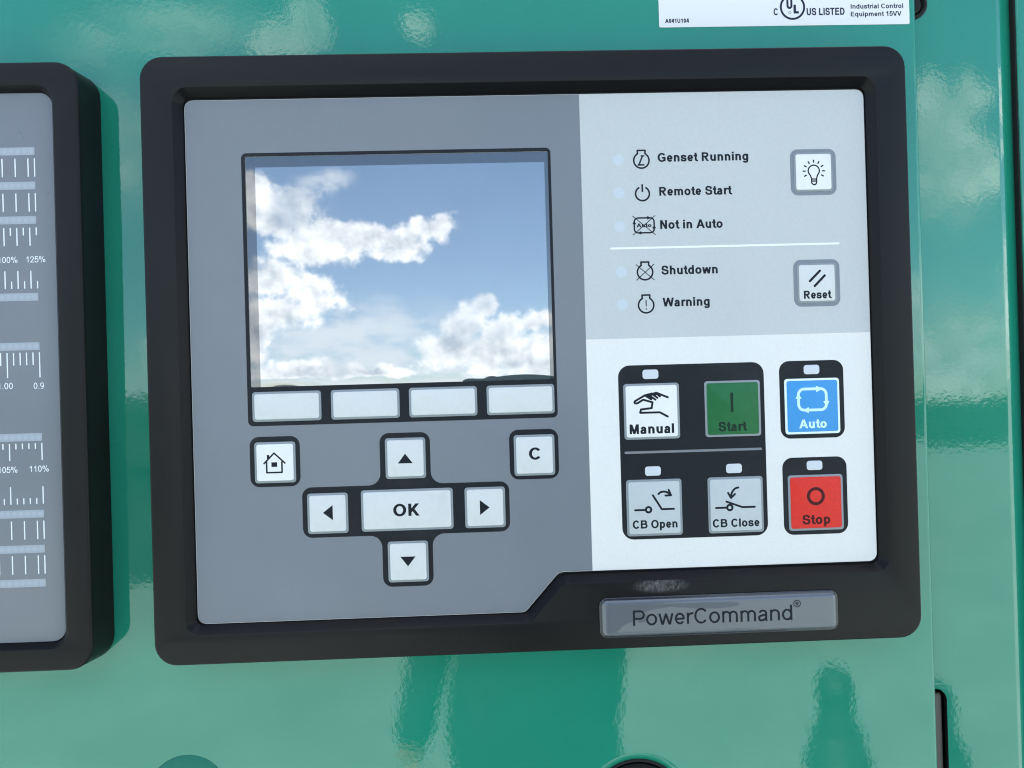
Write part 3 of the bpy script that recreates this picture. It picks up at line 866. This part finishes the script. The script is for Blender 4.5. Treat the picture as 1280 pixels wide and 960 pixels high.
# printed dark surrounds
T1 = F1 + 0.03
def surround(polys, rads, name='key_surround', m='print_dark', out=T1, loc=None):
    bm = bmesh.new()
    pr = [rpoly(p, r, 0, 6) if r is not None else p for p, r in zip(polys, rads)]
    sheet_faces(bm, pr, out)
    return finish(name, bm, M[m], cp, loc)
# display surround with the window cut out
surround([rect(-112.9, 8.1, -26.3, 80.3), WIN], [2.0, None], 'display_surround')
surround([rect(-112.6, -93.2, -50.1, -30.5)], [3.6])
surround([rect(-11.4, 8.0, -50.3, -30.7)], [3.6])
CROSS = [(-92.8, -70.5), (-62.2, -70.5), (-62.2, -90.7), (-42.5, -90.7), (-42.5, -70.5), (-11.9, -70.5), (-11.9, -50.8), (-42.5, -50.8), (-42.5, -30.5), (-62.2, -30.5), (-62.2, -50.8), (-92.8, -50.8)]
CR = [3.6, 4.6, 3.6, 3.6, 4.6, 3.6, 3.6, 4.6, 3.6, 3.6, 4.6, 3.6]
surround([CROSS], [CR])
surround([rect(32.4, 90.6, -75.5, -6.6)], [4.6])
surround([rect(96.8, 122.7, -37.5, -6.6)], [4.0])
surround([rect(97.0, 122.9, -75.8, -45.1)], [4.0])
surround([rect(103.7, 122.2, 59.3, 77.7)], [3.0], m='print_mid')
surround([rect(103.7, 122.4, 14.9, 33.6)], [3.0], m='print_mid')

# display window: recessed glass, film with slight dents above the soft keys
LCDR = (-107.7, 5.55, -11.1, 74.7)
bm = bmesh.new()
nx, nz = 150, 118
x0, x1, z0, z1 = -111.4, 6.95, -11.1, 78.9
def film_out(x, z):
    d = 0.0
    for cx_, amp in ((-98.5, 0.092), (-67.2, 0.048), (-36.9, 0.042), (-5.5, 0.060)):
        gx = math.exp(-((x - cx_) / 11.0) ** 2)
        d -= amp * gx * math.exp(-((z + 13.2) / 2.9) ** 2)
    d -= 0.006 * math.exp(-((z + 11) / 12.0) ** 2) * math.sin(x / 4.7)
    return d
zs = [z0 + (z1 - z0) * (k / nz) ** 1.6 for k in range(nz + 1)]
def grid(bm, xa, xb, zlist, out, cut=None):
    vs = [[bm.verts.new(L3(xa + (xb - xa) * i / nx, z, out + film_out(xa + (xb - xa) * i / nx, z))) for i in range(nx + 1)] for z in zlist]
    for j in range(len(zlist) - 1):
        for i in range(nx):
            bm.faces.new((vs[j][i], vs[j][i + 1], vs[j + 1][i + 1], vs[j + 1][i]))
grid(bm, x0, x1, zs, F1 - 0.18)
win = finish('display_window', bm, M['film'], cp, smooth=60)
bm = bmesh.new()
zs2 = [LCDR[2] + (LCDR[3] - LCDR[2]) * (k / nz) ** 1.6 for k in range(nz + 1)]
grid(bm, LCDR[0], LCDR[1], zs2, F1 - 0.14)
finish('liquid_crystal_screen', bm, M['lcd'], win, smooth=60)

# ---- keys
KEY_MESH = {}
def key(kind, x0, x1, z0, z1, face, rim='rim', label=None, rimw=0.85, r=1.2, low=T1):
    cx, cz = (x0 + x1) / 2, (z0 + z1) / 2
    wx, wz = round((x1 - x0) / 2, 2), round((z1 - z0) / 2, 2)
    kk = ('rim', wx, wz, rim)
    pts = rect(-wx, wx, -wz, wz)
    if kk not in KEY_MESH:
        o = raised(kind, pts, r, -0.05, 0.24, M[rim], cp, 0.16, 4, L3(cx, cz, low)); KEY_MESH[kk] = o.data
    else:
        o = link(kind, KEY_MESH[kk], cp, L3(cx, cz, low))
    fk = ('face', wx, wz, face)
    if fk not in KEY_MESH:
        pf = rect(-wx + rimw, wx - rimw, -wz + rimw, wz - rimw)
        f = raised('key_face', pf, 0.9, 0.1, 0.52, M[face], o, 0.30, 4); KEY_MESH[fk] = f.data
    else:
        f = link('key_face', KEY_MESH[fk], o)
    if label: o['label'] = label
    o['cz'] = cz
    return o, (cx, cz), 0.55
SK = []
for k, cx_ in enumerate((-97.75, -67.25, -36.85, -6.4)):
    key('soft_key', cx_ - 13.35, cx_ + 13.35, -24.65, -13.0, 'key_white')
INK = dict(cell=0.06)
# home
o, c, ko = key('home_key', -110.8, -94.9, -48.6, -32.6, 'key_bright', label='white home key with house symbol')
hx = -103.1
drawing('symbol', [st((-107.2, -41.1), (-103.1, -36.95), (-98.8, -41.1)), st((-106.05, -40.2), (-106.05, -44.5), (-100.15, -44.5), (-100.15, -40.2)), st((-105.4, -39.2), (-105.4, -37.6), w=0.95)], 0.62, M['ink'], o, ko, rel=c, cell=0.06,
        fills=[rect(-104.2, -102.0, -42.3, -40.5)])
o, c, ko = key('clear_key', -9.6, 6.45, -48.9, -32.8, 'key_white', label='white key lettered C')
text('lettering', 'C', -3.75, -42.6, 4.7, 4.4, M['ink'], o, ko, w=0.16, rel=c)
for nm, (a0, a1, b0, b1), tri, lb in (
        ('arrow_key', (-60.1, -44.3, -48.5, -32.5), [(-55.2, -42.5), (-49.4, -42.5), (-52.3, -38.7)], 'white key with up arrow'),
        ('arrow_key', (-90.9, -75.1, -69.0, -53.2), [(-81.0, -57.9), (-84.8, -60.8), (-81.0, -63.8)], 'white key with left arrow'),
        ('arrow_key', (-29.5, -13.6, -68.8, -52.8), [(-23.6, -57.8), (-23.6, -63.7), (-19.8, -60.8)], 'white key with right arrow'),
        ('arrow_key', (-60.1, -44.3, -89.0, -73.0), [(-55.2, -79.0), (-52.3, -82.8), (-49.3, -79.0)], 'white key with down arrow')):
    o, c, ko = key(nm, a0, a1, b0, b1, 'key_white', label=lb)
    drawing('symbol', [], 0, M['ink'], o, ko, rel=c, fills=[tri])
o, c, ko = key('ok_key', -70.0, -34.1, -68.8, -52.6, 'key_white', label='wide white key lettered OK')
text('lettering', 'OK', -57.5, -63.1, 4.8, 10.2, M['ink'], o, ko, w=0.168, rel=c)

# manual / start / circuit breaker keys
o, c, ko = key('manual_key', 34.3, 56.45, -36.0, -13.9, 'key_bright', label='bright white Manual key with hand symbol')
text('lettering', 'Manual', 36.3, -33.75, 3.8, 17.7, M['ink'], o, ko, rel=c)
hand = [st((51.8, -19.6), (47.5, -17.75), (47.0, -17.75), (48.7, -19.15), round=True), st((46.9, -18.5), (45.4, -17.95), (47.7, -19.7), round=True),
        st((45.2, -18.7), (43.9, -18.3), (46.9, -20.4), round=True), st((47.0, -17.8), (45.5, -18.1), round=True), st((45.4, -18.0), (43.7, -18.4), round=True),
        st((44.0, -18.3), (42.7, -18.6), (38.7, -20.8), (38.5, -21.2), (38.7, -21.6), (39.6, -21.7), (42.0, -20.3), (45.7, -21.4), (45.3, -23.7), (41.0, -24.15), (40.7, -25.45), (48.5, -25.45), (51.6, -27.2), round=True),
        st((42.9, -18.7), (45.2, -20.2), round=True)]
drawing('symbol', hand, 0.82, M['ink'], o, ko, rel=c, cell=0.06)
o, c, ko = key('start_key', 66.6, 88.9, -35.9, -13.7, 'key_green', label='green Start key')
text('lettering', 'Start', 71.8, -33.75, 3.75, 11.4, M['ink_green'], o, ko, rel=c)
drawing('symbol', [st((77.35, -18.9), (77.35, -25.8), round=True)], 1.1, M['ink_green'], o, ko, rel=c)
o, c, ko = key('breaker_open_key', 34.3, 56.4, -74.2, -51.9, 'key_pale', label='pale key lettered CB Open')
text('lettering', 'CB Open', 36.45, -71.15, 3.25, 17.8, M['ink'], o, ko, w=0.168, rel=c)
drawing('symbol', [st((37.6, -63.85), (41.7, -63.85), round=True), circ(42.9, -63.8, 1.05, w=0.85), st((44.8, -58.2), (48.2, -63.75), (53.0, -63.75), round=True),
                   dict(p=spline([(46.9, -57.8), (48.0, -57.0), (49.4, -56.85), (50.8, -57.3), (51.9, -58.2)])), st((51.1, -56.2), (52.0, -58.35), (49.8, -58.4), round=True)], 0.8, M['ink'], o, ko, rel=c, cell=0.06)
o, c, ko = key('breaker_close_key', 66.8, 88.9, -74.1, -51.9, 'key_pale', label='pale key lettered CB Close')
text('lettering', 'CB Close', 68.3, -71.7, 3.25, 18.7, M['ink'], o, ko, w=0.168, rel=c)
drawing('symbol', [st((69.8, -64.0), (74.0, -64.0), round=True), circ(75.3, -64.0, 1.05, w=0.85), st((74.0, -61.6), (80.4, -64.0), (85.3, -64.0), round=True),
                   dict(p=spline([(79.1, -56.15), (77.9, -56.4), (76.9, -57.2), (76.1, -58.6), (75.95, -59.9)])), st((74.8, -58.2), (75.9, -60.2), (77.5, -58.7), round=True)], 0.8, M['ink'], o, ko, rel=c, cell=0.06)
o, c, ko = key('auto_key', 98.7, 120.8, -35.8, -13.7, 'key_blue', rim='rim_white', label='blue Auto key with circulating arrows')
text('lettering', 'Auto', 104.1, -33.5, 3.5, 11.1, M['ink_cyan'], o, ko, rel=c)
loop_ = rpoly(rect(104.1, 115.3, -26.3, -17.9), 2.3, 0, 6)
drawing('symbol', [dict(p=loop_, closed=True)], 1.1, M['ink_cyan'], o, ko, rel=c, cell=0.07,
        fills=[[(111.3, -16.7), (111.3, -19.3), (113.9, -18.0)], [(114.0, -22.9), (116.6, -22.9), (115.3, -25.2)], [(108.1, -25.1), (108.1, -27.6), (105.8, -26.35)], [(102.8, -21.7), (105.4, -21.7), (104.1, -19.6)]])
o, c, ko = key('stop_key', 99.0, 121.1, -74.2, -52.1, 'key_red', label='red Stop key with ring symbol')
text('lettering', 'Stop', 104.3, -71.7, 3.8, 11.2, M['ink_red'], o, ko, rel=c)
drawing('symbol', [circ(109.95, -60.6, 3.0, 40)], 1.25, M['ink_red'], o, ko, rel=c)
o, c, ko = key('lamp_test_key', 105.1, 120.8, 60.7, 76.4, 'key_bright', label='white key with light bulb symbol', rimw=0.75)
b0 = (113.0, 68.8)
bulb = [dict(p=[(114.0, 65.6)] + [(114.1, 66.3)] + arc(112.95, 68.9, 2.25, 2.25, -48, 228, 22) + [(111.8, 66.3), (111.9, 65.6)], closed=True), st((111.95, 64.8), (113.95, 64.8)), dict(p=[(111.95, 65.6), (112.0, 64.0), (112.6, 63.4), (113.4, 63.4), (113.95, 64.0), (114.0, 65.6)])]
for ang in (0, 30, 60, 90, 120, 150, 180, -28, 208):
    ca, sa = math.cos(R(ang)), math.sin(R(ang))
    bulb.append(st((112.95 + 3.3 * ca, 68.8 + 3.3 * sa), (112.95 + 4.5 * ca, 68.8 + 4.5 * sa)))
drawing('symbol', bulb, 0.52, M['ink'], o, ko, rel=c, cell=0.055)
o, c, ko = key('reset_key', 105.1, 121.0, 16.3, 32.2, 'key_white', label='white Reset key with two slanting bars', rimw=0.75)
text('lettering', 'Reset', 107.5, 18.0, 3.2, 11.2, M['ink'], o, ko, rel=c)
drawing('symbol', [st((110.1, 25.0), (114.2, 29.0), round=True), st((112.0, 23.0), (116.1, 27.1), round=True)], 0.95, M['ink'], o, ko, rel=c)

# rectangular indicator lamps
lamp_me = None
for x, z in ((45.3, -10.3), (45.2, -48.65), (77.6, -48.6), (109.9, -10.2), (110.0, -48.4)):
    if lamp_me is None:
        o = raised('indicator_lamp', rect(-3.15, 3.15, -1.85, 1.85), 1.1, 0, 0.05, M['lamp'], cp, 0.04, 5, L3(x, z, T1)); lamp_me = o.data
    else:
        o = link('indicator_lamp', lamp_me, cp, L3(x, z, T1))
drawing('divider_line', [st((34.6, -41.1), (88.6, -41.15), round=True)], 0.95, M['ink_grey'], cp, T1 + 0.03, cell=0.1)
drawing('divider_line', [st((30.8, 39.85), (122.7, 39.85))], 0.8, M['ink_white'], cp, T1, cell=0.12)
# round translucent lamps
dm = None
for z in (74.9, 61.8, 48.4, 30.4, 17.5):
    if dm is None:
        bm = bmesh.new(); loft(bm, [(circle((0, 0), 2.25, 32), 0.0), (circle((0, 0), 2.15, 32), 0.03)]); o = finish('lamp_dot', bm, M['dot'], cp, L3(34.9, z, F1)); dm = o.data
    else: link('lamp_dot', dm, cp, L3(34.9, z, F1))
# status icons and words
def engine(cx, cz): 
    return [dict(p=[(cx - 1.55, cz + 4.0), (cx + 1.55, cz + 4.0), (cx + 1.5, cz + 2.75)] + arc(cx, cz, 3.05, 3.05, 62, -242, 34)[1:] + [(cx - 1.5, cz + 2.75)], closed=True)]
drawing('symbol', engine(44.15, 74.5) + [st((45.4, 76.3), (43.9, 76.3), w=0.55), st((44.6, 76.3), (43.2, 72.9), w=0.62), st((42.6, 72.75), (45.3, 72.75), w=0.62)], 0.66, M['ink'], cp, T1, cell=0.06)
drawing('symbol', [dict(p=arc(44.2, 61.3, 2.75, 2.75, 116, 424, 30)), st((44.2, 62.0), (44.2, 65.1))], 0.68, M['ink'], cp, T1, cell=0.06)
o = drawing('symbol', [dict(p=rpoly(rect(40.6, 48.5, 45.8, 51.7), 1.5, 0, 5), closed=True), st((39.9, 52.6), (49.0, 44.9), w=0.3), st((49.0, 52.6), (39.9, 44.9), w=0.3)], 0.6, M['ink'], cp, T1, cell=0.055,
        fills=[[(45.8, 51.0), (45.8, 52.4), (47.6, 51.7)], [(47.7, 48.1), (49.2, 48.1), (48.5, 46.4)], [(43.3, 45.1), (43.3, 46.5), (41.6, 45.8)], [(39.9, 49.3), (41.3, 49.3), (40.6, 51.0)]])
text('lettering', 'Auto', 41.5, 48.0, 1.55, 5.9, M['ink'], cp, T1 + 0.02)
drawing('symbol', engine(44.35, 30.2) + [st((40.8, 33.3), (48.0, 27.0), w=0.32), st((48.0, 33.3), (40.8, 27.0), w=0.32)], 0.66, M['ink'], cp, T1, cell=0.055)
drawing('symbol', engine(44.4, 17.1) + [st((44.4, 16.6), (44.4, 19.1), w=0.42), st((44.4, 15.3), (44.4, 15.8), w=0.5)], 0.66, M['ink'], cp, T1, cell=0.06)
for body, x, z, wd in (('Genset Running', 50.65, 73.85, 36.3), ('Remote Start', 50.9, 60.4, 29.2), ('Not in Auto', 50.9, 47.2, 25.0), ('Shutdown', 50.9, 29.1, 22.5), ('Warning', 51.0, 16.4, 18.8)):
    text('lettering', body, x, z - 0.05, 3.5, wd, M['ink'], cp, T1, w=0.170)

# nameplate
bm = bmesh.new()
NP = rect(21.8, 116.1, -112.95, -97.1)
loft(bm, [(rpoly(NP, 3.3, 0), 15.0), (rpoly(NP, 3.3, 0.0), 15.6), (rpoly(NP, 3.3, 0.15), 15.8), (rpoly(NP, 3.3, 0.4), 15.9)])
npo = finish('nameplate', bm, M['badge_rim'], cp, smooth=45)
npo['label'] = 'glossy silver grey domed nameplate at the lower right of the frame'
bm = bmesh.new()
loops = [(rpoly(NP, 3.2, 1.0), 15.85)]
for k in range(1, 9):
    a = k / 8 * math.pi / 2
    loops.append((rpoly(NP, 3.2, 1.0 + 2.2 * (1 - math.cos(a))), 15.85 + 1.05 * math.sin(a)))
loops.append((rpoly(NP, 3.2, 4.4), 16.96))
loops.append((rpoly(NP, 3.2, 6.2), 16.99))
loft(bm, loops)
finish('dome', bm, M['badge'], npo, smooth=60)
text('lettering', 'PowerCommand', 34.7, -107.9, 5.9, 62.6, M['ink'], npo, 17.06, w=0.098, q=0.9)
drawing('lettering', [circ(99.3, -101.6, 1.3, 24)], 0.26, M['ink'], npo, 17.06, cell=0.05)
text('lettering', 'R', 98.75, -102.35, 1.45, 1.15, M['ink'], npo, 17.06, w=0.14)

# ------------------------------------------------------------------ gauge panel at the left edge
gp = thing('gauge_panel', 'black framed bargraph gauge panel with white scales cut off by the left edge', 'gauge panel', at(-270, 0, 0))
GX = -270
def g(pts): return [(x - GX, z) for x, z in pts]
GO = g(rect(-366.6, -173.4, -117.6, 116.1))
GI = g(rect(-356.0, -182.8, -109.2, 107.2))
frame('bezel', GO, 9.0, GI, 6.5,
      ([(-1.0, 0.0), (0.0, 12.5), (0.0, 14.0), (0.1, 14.4), (0.35, 14.75), (0.7, 14.93), (1.1, 15.0)],
       [(-0.1, 15.0), (0.0, 14.97), (0.09, 14.85), (1.9, 12.3), (2.0, 11.4)]), M['black'], gp, m2=M['black_bevel'])
bm = bmesh.new(); loft(bm, [(rpoly(GI, 6.0, 1.6), 11.6), (rpoly(GI, 6.0, 1.7), 11.0)]); finish('well', bm, M['gap'], gp)
raised('faceplate', g(rect(-354.0, -184.75, -107.1, 105.3)), 5.0, 11.2, 12.0, M['face_grey'], gp, 0.12)
def gloc(x, z, o): return L3(x - GX, z, o)
XR = -192.1
PX = 2.46
tick_me = {}
def tick(x, za, zb):
    Lh = round(abs(za - zb), 1)
    if Lh not in tick_me:
        bm = bmesh.new(); sheet_faces(bm, [rect(-0.22, 0.22, -Lh / 2, Lh / 2)], 0)
        o = finish('scale_mark', bm, M['ink_white'], gp, gloc(x, (za + zb) / 2, 12.04)); tick_me[Lh] = o.data
    else: link('scale_mark', tick_me[Lh], gp, gloc(x, (za + zb) / 2, 12.04))
for top, bot in ((84.2, 81.2), (70.9, 67.9), (57.5, 54.6), (27.8, 24.8), (8.7, 5.7), (-26.4, -29.5), (-56.1, -59.1), (-69.7, -72.6), (-82.8, -85.8)):
    bm = bmesh.new()
    w_ = 66.0
    loft(bm, [(rect(-w_, 0, -1.5, 1.5), 0), (rect(-w_, 0, -1.5, 1.5), 0.03)])
    bar = finish('led_bar', bm, M['led'], gp, gloc(XR + 0.1, (top + bot) / 2, 12.0))
    bm = bmesh.new()
    for k in range(26):
        x = -1.35 - k * PX
        loft(bm, [(circle((x, 0), 0.95, 10), 0.03), (circle((x, 0), 0.8, 10), 0.05)])
    sg = finish('led_segments', bm, M['led_seg'], bar); sg['kind'] = 'stuff'
cols = [XR - k * PX for k in range(27)]
for za, zb in ((79.9, 72.8), (66.4, 59.3), (-60.3, -67.4), (-73.7, -80.8)):
    for k in [0] + list(range(1, 27, 2)): tick(cols[k], za, zb)
for k in range(27):
    tick(cols[k], 53.1, 46.1 if k % 2 else 50.1)
    tick(cols[k], 29.5, 36.4 if k % 2 else 32.4)
    tick(cols[k], 4.8, -4.9 if k % 5 == 0 else -0.1)
    tick(cols[k], -30.3, -36.9 if k % 5 == 0 else -32.5)
    tick(cols[k], -53.8, -47.0 if k % 5 == 0 else -51.5)
def gtext(s_, x, z, cap, wd): text('lettering', s_, x - GX, z, cap, wd, M['ink_white'], gp, 12.04, w=0.095, q=0.85)
gtext('125%', -196.2, 39.6, 2.35, 7.3); gtext('100%', -206.9, 39.6, 2.35, 7.4)
gtext('0.9', -194.6, -9.3, 2.35, 3.9); gtext('1.00', -208.2, -9.1, 2.35, 5.7)
gtext('110%', -197.0, -41.4, 2.35, 7.3); gtext('105%', -208.9, -41.5, 2.35, 7.3)

# ------------------------------------------------------------------ low iron bollard added so the paint mirrors a dark patch at lower right
bo = thing('stand_in', 'short dark round topped iron bollard added for a dark reflection in the paint', 'stand_in', Matrix.Translation((1.70, -2.68, 0)) @ Matrix.Scale(1.08, 4))
MM_ = MM
def turned(name, prof, m, par):
    bm = bmesh.new(); n = 28
    rows = [[bm.verts.new((r * math.cos(2 * math.pi * k / n), r * math.sin(2 * math.pi * k / n), z)) for k in range(n)] for r, z in prof]
    for r0, r1 in zip(rows, rows[1:]):
        for k in range(n): bm.faces.new((r0[k], r0[(k + 1) % n], r1[(k + 1) % n], r1[k]))
    bm.faces.new(rows[-1]); bm.faces.new(rows[0][::-1])
    return finish(name, bm, m, par, None, smooth=40)
turned('base', [(.20, 0), (.20, .02), (.17, .035), (.16, .12), (.13, .15)], M['iron'], bo)
turned('post', [(.125, .148), (.112, .17), (.104, .22), (.104, .25)], M['iron'], bo)
turned('cap', [(.10, .249), (.112, .26), (.114, .31), (.10, .345), (.07, .365), (.03, .375)], M['iron'], bo)

# ------------------------------------------------------------------ the photographer, seen only as a reflection in the gloss paint
person = thing('person', 'person in dark clothes standing in front of the cabinet taking a picture with a phone', 'person', Matrix.Translation((0.07, -1.36, 0)))
def skin(name, verts, edges, radii, m, parent, sub=2, root=0):
    me = bpy.data.meshes.new(name); me.from_pydata(verts, edges, []); me.materials.append(m)
    o = link(name, me, parent)
    md = o.modifiers.new('skin', 'SKIN'); md.use_smooth_shade = True
    for i, r in enumerate(radii):
        me.skin_vertices[0].data[i].radius = (r[1], r[0]) if hasattr(r, '__len__') else (r, r)
    me.skin_vertices[0].data[root].use_root = True
    s_ = o.modifiers.new('subdivision', 'SUBSURF'); s_.levels = sub; s_.render_levels = sub
    return o
# coordinates relative to the feet, the person faces +y
B = [((-.01, 0, .93), (.15, .11)), ((.02, 0, 1.12), (.135, .095)), ((.09, 0, 1.32), (.16, .11)), ((.12, 0, 1.43), (.12, .085)), ((.165, .01, 1.51), (.058, .058)), ((.185, .02, 1.57), (.062, .07)), ((.20, .02, 1.64), (.082, .095)), ((.21, .02, 1.70), (.055, .065)),
     ((-.09, 0, .86), (.085, .09)), ((-.10, .01, .50), (.060, .062)), ((-.10, -.01, .12), (.038, .042)), ((-.10, .04, .06), (.036, .034)), ((-.10, .14, .035), (.038, .026)),
     ((.09, 0, .86), (.085, .09)), ((.10, .01, .50), (.060, .062)), ((.10, -.01, .12), (.038, .042)), ((.10, .04, .06), (.036, .034)), ((.10, .14, .035), (.038, .026)),
     ((-.10, 0, 1.40), (.052, .055)), ((-.235, -.01, 1.14), (.040, .042)), ((-.275, .06, .85), (.027, .030)), ((-.275, .075, .78), (.036, .018)),
     ((.28, 0, 1.38), (.052, .055)), ((.31, .27, 1.22), (.040, .042)), ((.12, .62, 1.40), (.028, .030)), ((.05, .90, 1.43), (.026, .026)), ((.03, .97, 1.44), (.03, .02))]
E_ = [(0, 1), (1, 2), (2, 3), (3, 4), (4, 5), (5, 6), (6, 7), (0, 8), (8, 9), (9, 10), (10, 11), (11, 12), (0, 13), (13, 14), (14, 15), (15, 16), (16, 17), (3, 18), (18, 19), (19, 20), (20, 21), (3, 22), (22, 23), (23, 24), (24, 25), (25, 26)]
skin('body', [v for v, r in B], E_, [r for v, r in B], M['skin'], person)
skin('trousers', [B[i][0] for i in (0, 8, 9, 10, 13, 14, 15)] + [(0, 0, 1.02)], [(0, 1), (1, 2), (2, 3), (0, 4), (4, 5), (5, 6), (0, 7)], [(.175, .13), (.115, .11), (.085, .08), (.07, .07), (.115, .11), (.085, .08), (.07, .07), (.165, .12)], M['jeans'], person)
skin('jacket', [(-.01, 0, .50), (-.015, 0, .80), (-.05, 0, 1.03), (.08, 0, 1.32), (.12, 0, 1.43), (.15, 0.005, 1.48), (-.10, 0, 1.40), (-.235, -.01, 1.14), (-.277, .068, .80), (.28, 0, 1.38), (.31, .27, 1.22), (.135, .58, 1.385)],
     [(0, 1), (1, 2), (2, 3), (3, 4), (4, 5), (4, 6), (6, 7), (7, 8), (4, 9), (9, 10), (10, 11)], [(.19, .14), (.195, .14), (.225, .14), (.25, .13), (.16, .10), (.068, .068), (.075, .07), (.058, .055), (.044, .042), (.07, .07), (.055, .055), (.042, .042)], M['shirt'], person, root=2)
hb = bmesh.new(); bmesh.ops.create_uvsphere(hb, u_segments=20, v_segments=14, radius=1)
for v in hb.verts: v.co = Vector((v.co.x * .098, v.co.y * .112 - .005 * 1, v.co.z * .10))
bmesh.ops.delete(hb, geom=[v for v in hb.verts if v.co.z < 0.0 and v.co.y > -0.03 or v.co.z < -0.06], context='VERTS')
finish('hair', hb, M['hair'], person, (.205, .005, 1.67), smooth=60)
def blob(name, c, r, m, par=person):
    q_ = bmesh.new(); bmesh.ops.create_uvsphere(q_, u_segments=12, v_segments=8, radius=1)
    for v in q_.verts: v.co = Vector((v.co.x * r[0], v.co.y * r[1], v.co.z * r[2]))
    return finish(name, q_, m, par, c, smooth=80)
for sx in (-1, 1):
    blob('eye', (.20 + sx * .032, .105, 1.615), (.012, .008, .008), M['eye'])
    blob('ear', (.20 + sx * .086, .015, 1.60), (.010, .020, .030), M['skin'])
    blob('shoe', (sx * .10, .07, .04), (.05, .14, .04), M['shoe'])
blob('nose', (.20, .118, 1.59), (.013, .016, .022), M['skin'])
blob('mouth', (.195, .098, 1.55), (.024, .008, .006), M['ink_red'])
def finger(root, mid, tip, r=.0085): skin('finger', [root, mid, tip], [(0, 1), (1, 2)], [r, r * .92, r * .75], M['skin'], person, sub=1)
for k in range(4):
    y = .050 + k * .019; ln = (.075, .085, .08, .062)[k]
    finger((-.275, y, .775), (-.272, y + .004, .775 - ln * .5), (-.262, y + .010, .775 - ln))
finger((-.27, .105, .805), (-.262, .125, .78), (-.255, .13, .752), .010)
for k in range(4):
    z = 1.428 + k * .0185
    finger((.055, .965, z), (.02, 1.0, z + .012), (-.015, 1.024, z + .010))
finger((.03, .955, 1.435), (-.005, .985, 1.42), (-.03, 1.02, 1.43), .010)

phone = thing('phone', 'black phone held up level in front of the photographer', 'phone', PANEL @ Matrix.Translation(L3(-18 + 62, -13.5 - 26, 307)))
raised('phone_body', rect(-76, 76, -38, 38), 9, 1, 9.0, M['phone'], phone, 2.0, loc=None)
# shell faces away from the lens side: move back so the camera sits just in front of its lens
phone.matrix_world = PANEL @ Matrix.Translation(L3(-18 + 52, -13.5 - 33, 316)) @ Matrix.Rotation(0, 4, 'X')
lens = lathe('lens', [(7, 0), (7, 1.2), (5.5, 1.4)], M['lens'], phone, L3(-52, 33, 0), n=24)
